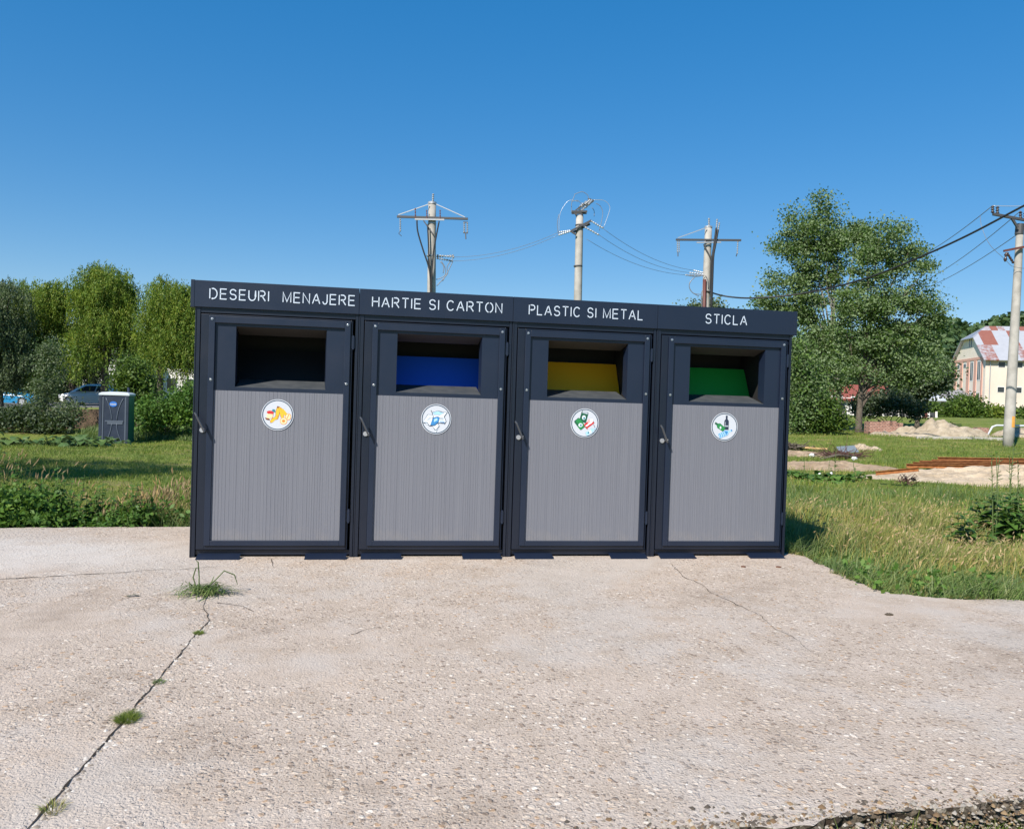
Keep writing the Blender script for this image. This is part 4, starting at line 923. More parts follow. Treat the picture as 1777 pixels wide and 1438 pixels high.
b = MB(); b.poly([bp(0, 0, zb), bp(0, bL, zb), bp(0, bL, ze), bp(0, 0, ze)][::-1]); b.poly([bp(gl, 0, zb), bp(gl, bL, zb), bp(gl, bL, ze), bp(gl, 0, ze)]); b.poly([bp(0, bL, zb), bp(gl, bL, zb), bp(gl, bL, ze), bp(gl/2, bL, zr-.1), bp(0, bL, ze)])
gw = 2*(zr-zh)/(zr-ze)*gl/4
mh = (zr-zh)/(zr-ze)*gl/2
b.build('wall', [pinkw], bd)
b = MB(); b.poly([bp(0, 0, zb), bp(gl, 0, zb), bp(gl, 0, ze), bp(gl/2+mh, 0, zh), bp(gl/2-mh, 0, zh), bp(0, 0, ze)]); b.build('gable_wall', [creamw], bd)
# rusted and galvanised roof sheets: sheet-by-sheet colour in the material
k = mat('patchy_rusted_roof', (.6, .6, .6), .5, .2); t = NT(k); uvn = t.n('ShaderNodeUVMap'); sx = t.n('ShaderNodeSeparateXYZ'); t.l(uvn.outputs[0], sx.inputs[0])
cb = t.n('ShaderNodeCombineXYZ'); t.l(t.math('FLOOR', t.math('MULTIPLY', sx.outputs[0], 1.1)), cb.inputs[0]); t.l(t.math('FLOOR', t.math('MULTIPLY', sx.outputs[1], .27)), cb.inputs[1])
wnz = t.n('ShaderNodeTexWhiteNoise'); t.l(cb.outputs[0], wnz.inputs[0])
fade = t.math('MULTIPLY', sx.outputs[0], .022)
rustm = t.ramp(t.math('ADD', t.math('ADD', wnz.outputs[0], fade), t.math('MULTIPLY', t.noise(2.2, 6, .75).outputs[0], .28)), [(.73, 0.0), (.79, 1.0)])
t.col(t.mix(rustm, t.mix(t.noise(1.5, 4).outputs[0], (.36, .37, .40), (.48, .49, .52)), t.mix(t.noise(2.5, 5).outputs[0], (.24, .085, .06), (.34, .14, .10))))
seam = t.math('FRACT', t.math('MULTIPLY', sx.outputs[0], 2.08)); 
roofm = k
def roofpiece(name, pts, uvs, root, mt):
    me = bpy.data.meshes.new(name); off = rootloc(root); me.from_pydata([tuple(p-off) for p in pts], [], [tuple(range(len(pts)))]); me.materials.append(mt)
    uv = me.uv_layers.new(name='UVMap')
    for i, q in enumerate(uvs): uv.data[i].uv = q
    o = bpy.data.objects.new(name, me); COL.objects.link(o); o.parent = root; sd = o.modifiers.new('thick', 'SOLIDIFY'); sd.thickness = .12; return o
ov = .75; sl_ = (zr-ze)/(gl/2); zo = ze-ov*sl_
def vlen(zlow): return (zr-zlow)*math.hypot(1, 1/sl_)
roofpiece('roof', [bp(-ov, -.45, zo), bp(-ov, bL+.4, zo), bp(gl/2, bL+.4, zr), bp(gl/2, 1.9, zr), bp(gl/2-mh, -.45, zh)], [(0, 0), (bL+.8, 0), (bL+.8, vlen(zo)), (2.3, vlen(zo)), (0, vlen(zo)-vlen(zh))], bd, roofm)
roofpiece('roof', [bp(gl+ov, bL+.4, zo), bp(gl+ov, -.45, zo), bp(gl/2+mh, -.45, zh), bp(gl/2, 1.9, zr), bp(gl/2, bL+.4, zr)], [(0, 0), (9, 0), (9, 4), (8, 7), (0, 7)], bd, M['galv'])
roofpiece('roof', [bp(gl/2+mh+.3, -.55, zh-.15), bp(gl/2-mh-.3, -.55, zh-.15), bp(gl/2, 1.9, zr)], [(0, 0), (3, 0), (1.5, 3)], bd, M['galv'])
def opening(name, plane, u0, u1, z0, z1, mt, root, dep=-.05):
    f = MB(); pr = lambda u, z, o: (bp(u, -o, z) if plane == 'g' else bp(-o, u, z))
    f.add([pr(u0, z0, .05), pr(u1, z0, .05), pr(u1, z1, .05), pr(u0, z1, .05)], [(0, 1, 2, 3)]); return f.build(name, mt, root)
frw = mat('white_window_frame', (.75, .75, .74), .5)
def strip(name, plane, u0, u1, z0, z1, mt, o0=.004, o1=.07):
    f = MB(); pr = lambda u, z, o: (bp(u, -o, z) if plane == 'g' else bp(-o, u, z))
    f.add([pr(u0, z0, o0), pr(u1, z0, o0), pr(u1, z0, o1), pr(u0, z0, o1), pr(u0, z1, o0), pr(u1, z1, o0), pr(u1, z1, o1), pr(u0, z1, o1)], [(3, 2, 1, 0), (4, 5, 6, 7), (0, 1, 5, 4), (1, 2, 6, 5), (2, 3, 7, 6), (3, 0, 4, 7)]); return f
# long wall: three small windows at each storey
for zc in (8.35, 4.85, 1.45+0):
    zc = {8.35: 8.25, 4.85: 4.95, 1.45: 1.75}[zc]
    for q in range(3):
        u = 1.55+q*1.05; w = strip('window', 'l', u-.04, u+.86, zc-.40, zc+.40, frw, .004, .03).build('window', frw, bd); opening('pane', 'l', u, u+.8, zc-.34, zc+.34, M['pane'], w)
        if q < 0: pass
strip('band', 'l', 0.0, bL, zb, zb+1.1, band, .004, .02).build('plinth', pinkw, bd)
# gable wall: salmon pilasters, cream bays, tall windows
zz0, zz1 = 3.0, 9.0
bays = [(1.6, 3.0), (4.3, 5.7), (7.1, 8.4), (9.7, 10.9)]
strip('', 'g', 0, gl, zz1, zz1+.35, band, .004, .09).build('band', band, bd)
for u0, u1 in ((.9, 1.5), (3.15, 4.15), (5.85, 6.95), (8.55, 9.55), (11.05, 11.9)): strip('', 'g', u0, u1, zb, zz1, band, .004, .08).build('pilaster', band, bd)
for i, (u0, u1) in enumerate(bays):
    strip('', 'g', u0, u1, 1.2, zz1, creamw, .004, .02).build('bay', creamw, bd)
    for z0, z1 in ((6.15, 8.85), (2.4, 4.6)):
        if i < 2: w = strip('', 'g', u0+.08, u1-.08, z0, z1, frw, .022, .04).build('window', frw, bd); opening('pane', 'g', u0+.18, u0+.62, z0+.12, z1-.12, M['pane'], w); opening('pane', 'g', u0+.78, u1-.18, z0+.12, z1-.12, M['pane'], w)
        else: w = strip('', 'g', u0+.08, u1-.08, z1-.75, z1-.1, frw, .022, .04).build('window', frw, bd); opening('pane', 'g', u0+.15, u1-.15, z1-.7, z1-.2, M['pane'], w)
for q in (-.35, .35): strip('', 'g', gl/2-.1+q-.2, gl/2-.1+q, 10.9, 12.0, M['pane'], .004, .05).build('vent', M['pane'], bd)
d = MB(); d.tube([bp(-.09, .55, zb), bp(-.09, .55, ze-.5)], .06, 8); d.build('downpipe', M['galv'], bd)

# annex with a low-pitched roof
an = thing('annex_building', 'low brown-pink annex with a shallow sheet roof left of the pink building', 'building', P(1655, 722, 108))
b = MB(); q = [P(1624, 722, 106), P(1666, 722, 106), P(1680, 722, 118), P(1640, 722, 118)]
for i in range(4): wallquad(b, q[i], q[(i+1) % 4], .6, 3.55)
b.build('wall', rough_mat('brown_pink_render', (.30, .22, .17), (.40, .31, .25), 1, .9, .1), an)
b = MB(); e = [P(1612, 691, 103), P(1672, 689, 103), P(1690, 689, 118), P(1630, 690, 118)]; rd = [P(1636, 680, 110), P(1668, 675, 110)]
b.add([*e, *rd], [(0, 1, 5, 4), (1, 2, 5), (2, 3, 4, 5), (3, 0, 4)]); o = b.build('roof', mat('weathered_sheet_roof', (.36, .33, .31), .6, .2), an); o.modifiers.new('t', 'SOLIDIFY').thickness = .2

def house(name, label, px0, px1, D, pb, ph, pr, wallm, roofm, dep=9, group=None, wins=3):
    a, c = P(px0, pb, D), P(px1, pb, D); z0 = min(a.z, c.z)-.6; z1 = P((px0+px1)/2, ph, D).z; z2 = P((px0+px1)/2, pr, D).z
    a.z = c.z = z0; u = (c-a); L = u.length; u /= L; v = Vector((-u.y, u.x, 0)); t = thing(name, label, 'house', (a+c)/2, group)
    def H(x, y, z): q = a+u*x+v*y; return Vector((q.x, q.y, z))
    b = MB()
    for s_, e_ in (((0, 0), (L, 0)), ((L, 0), (L, dep)), ((L, dep), (0, dep)), ((0, dep), (0, 0))): b.poly([H(*s_, z0), H(*e_, z0), H(*e_, z1), H(*s_, z1)])
    for x in (0, L): b.poly([H(x, 0, z1), H(x, dep, z1), H(x, dep/2, z2-.1)])
    b.build('wall', wallm, t); o = .5; r = MB(); r.add([H(-o, -o, z1-.25), H(L+o, -o, z1-.25), H(L+o, dep/2, z2), H(-o, dep/2, z2), H(L+o, dep+o, z1-.25), H(-o, dep+o, z1-.25)], [(0, 1, 2, 3), (3, 2, 4, 5)])
    ro = r.build('roof', roofm, t); ro.modifiers.new('t', 'SOLIDIFY').thickness = .15
    for i in range(wins):
        x = L*(i+.5)/wins; w = MB(); hz = z0+.6+(z1-z0-.6)*.38; w.obox(H(x, -.03, hz+.7), u*.6, v*.03, (0, 0, .75)); w = w.build('window', frw, t); pn = MB(); pn.obox(H(x, -.07, hz+.7), u*.5, v*.01, (0, 0, .65)); pn.build('pane', M['pane'], w)
    ch = MB(); ch.obox(H(L*.3, dep*.4, z2+.2), u*.3, v*.3, (0, 0, .8)); ch.build('chimney', M['wall_white'], ro)
    return t
greyroof = rough_mat('grey_slate_roof', (.26, .25, .27), (.36, .35, .37), 2, .8, .2)
house('house', 'pale house with a grey roof glimpsed between the willows', 120, 225, 80, 712, 608, 575, M['wall_white'], greyroof, 10, 'houses behind the trees', 4)
house('house', 'white house with a dim window behind the willow next to the bins', 250, 345, 84, 712, 625, 600, M['wall_white'], greyroof, 10, 'houses behind the trees', 3)
house('house', 'whitewashed house with a dark red roof seen through the poplars', 1400, 1570, 88, 722, 690, 665, M['wall_white'], rough_mat('dull_red_tile_roof', (.20, .055, .04), (.28, .09, .065), 3, .85, .3), 9, 'houses behind the trees', 5)
house('house', 'small house with a pale blue-white sheet roof left of the annex', 1585, 1632, 100, 722, 690, 672, M['wall_white'], mat('pale_sheet_roof', (.60, .63, .68), .5, .2), 9, 'houses behind the trees', 1)

# white fence of the far yard
fn = thing('fence', 'low white fence with dark panels beyond the gravel heap', 'fence', P(1560, 728, 72)); xs = np.linspace(1480, 1625, 12)
b = MB(); a, c = P(1478, 726, 72), P(1627, 729, 72); b.bar(a, c, .2, .18); b.build('base', M['wall_white'], fn)
for i, x in enumerate(xs):
    b = MB(); b.bar(P(x, 727+(x-1480)*.02, 71.9), P(x, 711+(x-1480)*.02, 71.9), .17); b.build('post', M['wall_white'], fn)
    if i < len(xs)-1:
        b = MB(); y0 = (x-1480)*.02
        b.poly([P(x+1, 725.5+y0, 72), P(xs[i+1]-1, 725.7+y0, 72), P(xs[i+1]-1, 713.2+y0, 72), P(x+1, 713+y0, 72)]); b.build('panel', M['brown'] if i == 9 else M['dksteel'], fn)

# retaining wall of the upper road
wl = thing('retaining_wall', 'dark brown retaining wall along the road below the willows', 'wall', P(100, 746, 42.5)); b = MB()
A0, A1 = P(-260, 712, 43), P(480, 709, 43); z0 = -1.6; zt0, zt1 = A0.z, A1.z
b.add([(A0.x, A0.y, z0), (A1.x, A1.y, z0), (A1.x, A1.y, zt1), (A0.x, A0.y, zt0)]+[(A0.x+FF.x*.5, A0.y+FF.y*.5, z0), (A1.x+FF.x*.5, A1.y+FF.y*.5, z0), (A1.x+FF.x*.5, A1.y+FF.y*.5, zt1), (A0.x+FF.x*.5, A0.y+FF.y*.5, zt0)], [(0, 1, 2, 3), (3, 2, 6, 7), (1, 5, 6, 2), (4, 0, 3, 7)])
b.build('wall_face', rough_mat('old_brown_wall', (.045, .032, .024), (.13, .09, .06), 3, .95, .8, 14, .05), wl)
b = MB(); b.bar(P(258, 707, 42.9), P(470, 705.5, 42.9), .5, .22); b.build('coping', M['wall_white'], wl)
roadp = MB(); roadp.poly([P(-500, 709, 46), P(520, 706, 46), P(520, 697, 70), P(-500, 699, 70)]); tag(roadp.build('road', rough_mat('worn_asphalt', (.10, .10, .10), (.16, .155, .15), 3, .9, .3)), kind='structure')
roadp.f = []

# ------------------------------------------------------------------ cars on the upper road
def car(label, px, D, facing, paint):
    base = P(px, 708, D); base.z = P(px, 703.5, D).z; t = thing('parked_car', label, 'car', base, 'cars parked on the upper road'); fwd = FR*facing; sd = Vector((-fwd.y, fwd.x, 0))
    def C(x, y, z): q = base+fwd*x+sd*y; return Vector((q.x, q.y, base.z+z))
    st = [(-2.1, .35, .78, .70), (-2.02, .22, .93, .82), (-1.3, .2, 1.0, .86), (-.4, .2, .96, .87), (.6, .2, .93, .87), (1.2, .2, .88, .86), (1.85, .24, .74, .80), (2.08, .32, .58, .66)]
    b = MB(); vs = []
    for x, z0, z1, w in st: vs += [C(x, -w*.94, z0), C(x, -w, (z0+z1)/2), C(x, -w*.93, z1), C(x, 0, z1+.04), C(x, w*.93, z1), C(x, w, (z0+z1)/2), C(x, w*.94, z0)]
    fs = [(i*7+k, i*7+k+1, (i+1)*7+k+1, (i+1)*7+k) for i in range(len(st)-1) for k in range(6)]+[tuple(range(7)), tuple(reversed(range((len(st)-1)*7, len(st)*7)))]
    b.add(vs, fs); b.build('body', paint, t, smooth=True)
    cb = [(-1.95, .95, .98, .78), (-1.45, .95, 1.36, .66), (-.6, .95, 1.47, .62), (.25, .93, 1.44, .62), (.65, .92, 1.3, .66), (1.25, .86, .9, .76)]; b = MB(); vs = []
    for x, z0, z1, w in cb: vs += [C(x, -.84, z0), C(x, -w, z1), C(x, 0, z1+.035), C(x, w, z1), C(x, .84, z0)]
    b.add(vs, [(i*5+k, i*5+k+1, (i+1)*5+k+1, (i+1)*5+k) for i in range(5) for k in range(4)]); b.build('cabin', paint, t, smooth=True)
    for s_ in (-1, 1):
        for pts in ([(-1.4, 1.0), (-1.25, 1.3), (-.65, 1.38), (-.55, 1.0)], [(-.48, 1.0), (-.55, 1.38), (.2, 1.36), (.85, .97)]):
            w = MB(); w.poly([C(x, s_*((.85-(z-.95)*.42)+.02), z) for x, z in pts]); w.build('window', M['pane'], t)
    w = MB(); w.poly([C(.36, -.58, 1.405), C(1.2, -.72, .955), C(1.2, .72, .955), C(.36, .58, 1.405)]); w.build('windscreen', M['pane'], t)
    for x in (-1.3, 1.3):
        for s_ in (-1, 1):
            w = MB(); w.tube([C(x, s_*.66, .31), C(x, s_*.87, .31)], .31, 20); wo = w.build('wheel', M['rubber'], t); w = MB(); w.tube([C(x, s_*.872, .31), C(x, s_*.882, .31)], .19, 14); w.build('rim', M['galv'], wo)
    for s_ in (-1, 1):
        w = MB(); w.obox(C(2.0, s_*.55, .64), fwd*.06, sd*.16, (0, 0, .07)); w.build('headlight', M['white'], t); w = MB(); w.obox(C(-2.06, s_*.6, .78), fwd*.04, sd*.12, (0, 0, .08)); w.build('tail_light', PM['red'], t)
car('bright blue car at the left edge on the upper road', 18, 58, 1, mat('blue_car_paint', (.02, .22, .45), .25))
car('white car between the grey-green bush and the toilet', 162, 58, -1, mat('white_car_paint', (.80, .81, .82), .4))

# ------------------------------------------------------------------ portable toilet
tb = P(202, 769, 35.6); tb.z = tz(tb.x, tb.y)-.02; wt = thing('portable_toilet', 'grey-blue portable toilet with a white roof on the lawn', 'portable toilet', tb)
u = FR.copy(); ang = R(13); u = Vector((u.x*math.cos(ang)-u.y*math.sin(ang), u.x*math.sin(ang)+u.y*math.cos(ang), 0)); v = Vector((-u.y, u.x, 0))
def T(x, y, z): return tb+u*x+v*y+Vector((0, 0, z))
gb = rough_mat('grey_blue_plastic', (.022, .032, .055), (.032, .043, .068), 3, .5, 0); gb2 = mat('lighter_grey_blue_plastic', (.085, .105, .14), .5); grn = mat('green_plastic', (.01, .13, .08), .5); dkb = mat('dark_blue_plastic', (.02, .03, .06), .5)
b = MB(); W2, Dp, Hh = .58, .58, 2.08
b.add([T(-W2, -Dp, 0), T(W2, -Dp, 0), T(W2, Dp, 0), T(-W2, Dp, 0), T(-W2*.96, -Dp*.97, Hh), T(W2*.96, -Dp*.97, Hh), T(W2*.96, Dp, Hh), T(-W2*.96, Dp, Hh)], [(0, 1, 5, 4), (3, 0, 4, 7), (2, 3, 7, 6)]); b.build('cabin', dkb, wt)
b = MB(); b.add([T(W2, -Dp, 0), T(W2, Dp, 0), T(W2*.96, Dp, Hh), T(W2*.96, -Dp*.97, Hh)], [(0, 1, 2, 3)]); b.build('side_wall', grn, wt)
b = MB(); b.obox(T(.03, -Dp-.005, 1.03), u*.43, v*.03, (0, 0, 1.0)); dr_ = b.build('door', gb, wt)
for s_ in (-1, 1):
    b = MB(); b.obox(T(s_*.52, -Dp-.0, 1.03), u*.055, v*.045, (0, 0, 1.03)); b.build('corner_post', gb, wt)
for x in (-.42, .46):
    b = MB(); b.obox(T(x, -Dp-.04, 1.03), u*.025, v*.012, (0, 0, .98)); b.build('door_rail', gb2, dr_)
for s_ in (-1, 1):
    for z0, z1 in ((1.0, 1.95), (.9, .06)):
        b = MB(); pts = [T(.03+s_*(.10+.24*(abs(f)**2)), -Dp-.04, z0+(z1-z0)*f) for f in np.linspace(0, 1, 9)]; b.tube(pts, .018, 6); b.build('moulded_rib', gb2, dr_, smooth=True)
b = MB(); b.obox(T(.03, -Dp-.045, .98), u*.36, v*.014, (0, 0, .03)); b.obox(T(.06, -Dp-.045, .90), u*.30, v*.010, (0, 0, .05)); b.build('latch_bar', gb2, dr_)
b = MB(); b.prism([T(-.02+.15*math.cos(a), -Dp-.038, 1.70+.115*math.sin(a)) for a in np.linspace(0, 2*math.pi, 24, endpoint=False)], v*-.012); lg = b.build('logo', mat('logo_blue', (.03, .16, .55), .5), wt)
b = MB()
for i, x in enumerate(np.linspace(-.12, .08, 7)): b.obox(T(x, -Dp-.053, 1.70), u*.010, v*.002, (0, 0, .022 if i % 2 else .03))
b.obox(T(-.02, -Dp-.053, 1.665), u*.10, v*.002, (0, 0, .005)); b.build('logo_lettering', M['white'], lg)
b = MB(); prof = [(-.60, -.61, 2.07), (-.60, -.61, 2.14), (-.5, -.52, 2.19), (-.2, -.3, 2.22)]
rings = [[T(sx*a/.64*.64 if 0 else sx*abs(a), sy*abs(c), z) for sx, sy in ((-1, -1), (1, -1), (1, 1), (-1, 1))] for a, c, z in prof]
vs = [p for r in rings for p in r]; b.add(vs, [(i*4+k, i*4+(k+1) % 4, (i+1)*4+(k+1) % 4, (i+1)*4+k) for i in range(3) for k in range(4)]+[(12, 13, 14, 15), (3, 2, 1, 0)]); b.build('roof', mat('translucent_white_roof', (.55, .60, .63), .4), wt)
b = MB(); b.tube([T(.35, .4, 2.2), T(.35, .4, 2.42)], .05, 10); b.build('vent_pipe', dkb, wt)

# ------------------------------------------------------------------ heaps, steel and rubbish on the field
HEAPS = []
def mound(name, label, cat, x, d, a, b_, h, mt, rot_=0.0, rough=.25, seed=0, kind=None, nn=64, power=1.3):
    c = XD(x, d); HEAPS.append((x, d, a, b_, rot_)); vs = []; ca, sa = math.cos(rot_), math.sin(rot_); XX = []
    for j in range(nn+1):
        for i in range(nn+1):
            p, q = -1.12+2.24*i/nn, -1.12+2.24*j/nn; lx, ly = p*a, q*b_; X_, D_ = x+lx*ca-ly*sa, d+lx*sa+ly*ca; XX.append((XD(X_, D_), p, q))
    Z = terr([w.x for w, _, _ in XX], [w.y for w, _, _ in XX])
    for (w, p, q), z in zip(XX, Z):
        r = math.hypot(p, q); s1 = Vector((p*2.1+seed, q*2.1, seed)); k = max(0, 1-r**power)
        hh = h*(k*(1+.9*noise.noise(s1)+.45*noise.noise(s1*2.6))+rough*k*.5*noise.noise(s1*6)) + (noise.noise(Vector((w.x*5, w.y*5, seed)))*.045+noise.noise(Vector((w.x*14, w.y*14, 2)))*.022)*min(1, k*4)
        vs.append((w.x, w.y, z-.06-.1*max(0, r-1)+hh+.06*min(1, k*5)))
    s = MB(); n1 = nn+1; s.add(vs, [(j*n1+i, j*n1+i+1, (j+1)*n1+i+1, (j+1)*n1+i) for j in range(nn) for i in range(nn)])
    o = recenter(s.build(name, mt, smooth=True)); return tag(o, label, cat, None, kind) if kind is None else tag(o, None, None, None, kind)
def X_of(px, D): return (px-888.5)/F*D
mound('sand_heap', 'long low heap of pale sandy soil in front of the rusty beams', 'sand heap', 13.2, 18.9, 5.6, 1.6, .40, M['sand'], -.06, .6, 3, nn=110)
mound('dirt_bank', 'flat bank of dry earth reaching from the bins toward the sand heap', 'dirt bank', 8.8, 23.0, 2.2, 1.9, .13, M['redsoil'], .1, .9, 9)
mound('dirt_patch', 'thin strip of bare reddish earth beside the bins behind the burdock', 'earth', 9.6, 29.0, 2.2, 1.6, .07, M['redsoil'], .0, .9, 5)
mound('gravel_heap', 'large rounded gravel heap before the fence and hedge', 'gravel heap', X_of(1640, 39.5), 39.5, 2.3, 1.3, .62, M['gravel'], 0, .15, 1.7)
mound('gravel_heap', 'low tail of gravel left of the large heap, under the poplar', 'gravel heap', X_of(1572, 40), 40.0, 1.9, 1.0, .34, M['gravel'], 0, .2, 6.2)
mound('gravel_heap', 'gravel heap cut by the right edge behind the concrete pole', 'gravel heap', X_of(1800, 40), 40.0, 2.3, 1.3, .50, M['gravel'], 0, .2, 4.4)
mound('sand_heap', 'small flat sand heap beside the leaning grey sheet', 'sand heap', X_of(1502, 32), 32.0, .75, .8, .20, M['sand'], 0, .4, 8)

def beam(label, a, b_, w, h, mt, name='steel_beam', cat='steel beam', group='rusty steel beams'):
    a, b_ = Vector(a), Vector(b_); u_ = (b_-a).normalized(); sd = u_.cross(Vector((0, 0, 1))).normalized(); up = sd.cross(u_); s = MB(); t_ = .012; c = (a+b_)/2; hl = (b_-a)/2
    s.obox(c+up*(h/2-t_/2), hl, sd*w/2, up*t_/2); s.obox(c-up*(h/2-t_/2), hl, sd*w/2, up*t_/2); s.obox(c, hl, sd*t_/2, up*(h/2-t_)); o = recenter(s.build(name, mt)); return tag(o, label, cat, group)
for i in range(6):
    xa, xb = 10.6+.30*i, 18.0+.2*i; da, db_ = 22.2+.26*i, 21.0+.28*i; zz = .16+.03*(i % 3)
    pa, pb_ = XD(xa, da), XD(xb, db_); za, zb2 = tz(pa.x, pa.y), tz(pb_.x, pb_.y)
    beam('rusty steel beam lying with others behind the sand heap', (pa.x, pa.y, za+zz), (pb_.x, pb_.y, zb2+zz+.05), .10, .10, M['rust'])
beam('short rusty beam propped on twigs in front of the sand heap', P(1520, 821, 17.6), P(1594, 814, 17.0), .07, .085, M['rust'], group=None)
def twigs(label, c, n, L, spread, mt, name='branch_pile', cat='branches', group=None, r=.012, flat=.35):
    s = MB(); c = Vector(c)
    for i in range(n):
        p = c+Vector((random.gauss(0, spread), random.gauss(0, spread*.6), random.uniform(0, .12))); d = Vector((random.gauss(0, 1), random.gauss(0, .6), random.uniform(-.1, 1)*flat)).normalized(); l = L*random.uniform(.3, 1)
        q = p+d*l; s.tube([p, p.lerp(q, .5)+Vector((random.gauss(0, .04), random.gauss(0, .04), random.gauss(0, .04))), q], [r, r*.7, r*.3], 4, caps=False)
    t_ = thing(name, label, cat, c, group); s.build('twigs', mt, t_); return t_
redtwig = mat('reddish_dry_twigs', (.10, .05, .04), .9)
def on(px, py, D): 
    p = P(px, py, D); p.z = tz(p.x, p.y); return p
twigs('heap of dry reddish brushwood beside the grey sheet', on(1460, 782, 27.5), 150, .9, .33, redtwig, flat=.5)
twigs('few dark twigs sticking out under the short rusty beam', on(1574, 826, 17.3)+Vector((0, 0, .05)), 26, .30, .07, redtwig, flat=.8)
twigs('grey dead brushwood at the foot of the poplars', on(1545, 752, 42.5), 160, 1.0, .7, mat('grey_twigs', (.13, .11, .09), .95), flat=.5)
s = MB(); a = on(1440, 784, 26.5); s.tube([on(1424, 786, 26.5)+Vector((0, 0, .06)), a.lerp(on(1470, 779, 27), .5)+Vector((0, 0, .16)), on(1490, 786, 27)+Vector((0, 0, .05))], [.03, .045, .02], 6); tag(recenter(s.build('fallen_branch', M['bark'], smooth=True)), 'long brown fallen branch lying across the brushwood', 'branch')
s = MB(); c = on(1471, 772, 29)+Vector((0, 0, .2)); s.obox(c, FR*.32+Vector((0, 0, .03)), FF*.22+Vector((0, 0, .10)), Vector((0, -.1, .22)).normalized()*.012); tag(recenter(s.build('sheet_panel', mat('blue_grey_sheet', (.16, .19, .21), .35), bevel=.004)), 'blue-grey sheet leaning on the brushwood heap', 'sheet')
tim = rough_mat('yellow_timber', (.42, .27, .11), (.52, .36, .17), 6, .8, .3, 40)
for lab, a, b2 in (('yellow timber board on the grass left of the grey sheet', (1398, 768, 30.5), (1437, 770, 30)), ('shorter pale board lying nearest the bins', (1384, 765, 31), (1410, 766, 30.6))):
    p, q = on(*a)+Vector((0, 0, .12)), on(*b2)+Vector((0, 0, .12)); s = MB(); s.bar(p, q, .14, .05); tag(recenter(s.build('timber_board', tim, bevel=.004)), lab, 'board', 'loose timber boards')
twigs('dark scrap heap of sticks partly hidden by the bins', on(1368, 762, 31), 90, .6, .28, M['bark'], 'scrap_heap', 'scrap', None, .03, .4)
def bag(label, px, py, D, w, h):
    c = on(px, py, D); s = MB(); k, l = 10, 14; vs = []
    for j in range(k+1):
        for i in range(l):
            th, ph = 2*math.pi*i/l, math.pi*j/k; q = Vector((math.cos(th)*math.sin(ph)*w, math.sin(th)*math.sin(ph)*w*.7, math.cos(ph)*h)); q *= 1+.45*noise.noise(q*14+Vector((px, 0, 0))); vs.append(c+q+Vector((0, 0, h*.8)))
    s.add(vs, [(j*l+i, j*l+(i+1) % l, (j+1)*l+(i+1) % l, (j+1)*l+i) for j in range(k) for i in range(l)]); tag(recenter(s.build('plastic_bag', mat('white_film', (.78, .78, .78), .4))), label, 'bag', 'white litter on the field')
bag('white crumpled bag on the bare earth strip', 1409, 795, 27.5, .10, .07); bag('white litter scrap at the foot of the brushwood heap', 1483, 789, 26.5, .09, .07); bag('taller white bag caught among the burdock leaves', 1443, 818, 18.8, .05, .09); bag('smaller white scrap left of the taller one in the burdock', 1422, 815, 19, .04, .07)
# white bent pipe, kerb strip and block stack by the pole
s = MB(); s.tube([on(1711, 752, 39)+Vector((0, 0, -.1)), P(1722, 740.5, 39), P(1729, 738, 39), P(1800, 739, 39), P(1806, 742, 39), on(1812, 755, 39)], .045, 8); tag(recenter(s.build('bent_pipe', M['white'], smooth=True)), 'white bent pipe rail behind the concrete pole', 'pipe rail')
s = MB(); p, q = on(1590, 757, 37.6), on(1742, 760, 37.2); s.bar(p+Vector((0, 0, .03)), q+Vector((0, 0, .03)), .2, .14); tag(recenter(s.build('kerb_strip', M['conc_pole'], bevel=.01)), 'thin pale concrete strip lying before the gravel heap', 'kerb')
k = mat('pinkish_bricks', (.4, .25, .2), .9); t = NT(k); br = t.n('ShaderNodeTexBrick'); br.inputs['Scale'].default_value = 3.2; br.inputs['Color1'].default_value = (.34, .17, .12, 1); br.inputs['Color2'].default_value = (.44, .26, .20, 1); br.inputs['Mortar'].default_value = (.10, .08, .07, 1); br.inputs['Mortar Size'].default_value = .03
mp = t.n('ShaderNodeMapping'); mp.inputs['Rotation'].default_value = (R(90), 0, 0); t.l(t.co(), mp.inputs[0]); t.l(mp.outputs[0], br.inputs['Vector']); t.col(br.outputs[0]); M['brick'] = k
s = MB(); c = on(1533, 750, 41.0)
for i in range(10):
    hgt = random.uniform(.45, .75); s.obox(c+FR*(-.75+.165*i)+Vector((0, 0, hgt/2)), FR*.08, FF*.3, (0, 0, hgt/2))
o = recenter(s.build('brick_stack', M['brick'])); tag(o, 'stack of pinkish bricks right of the nearer poplar trunk', 'bricks')
s = MB(); c = on(1702, 750, 41); s.obox(c+Vector((0, 0, .2)), FR*.3, FF*.2, (0, 0, .2)); tag(recenter(s.build('block_stack', M['brick'], bevel=.02)), 'small block of bricks left of the white bent pipe', 'bricks')

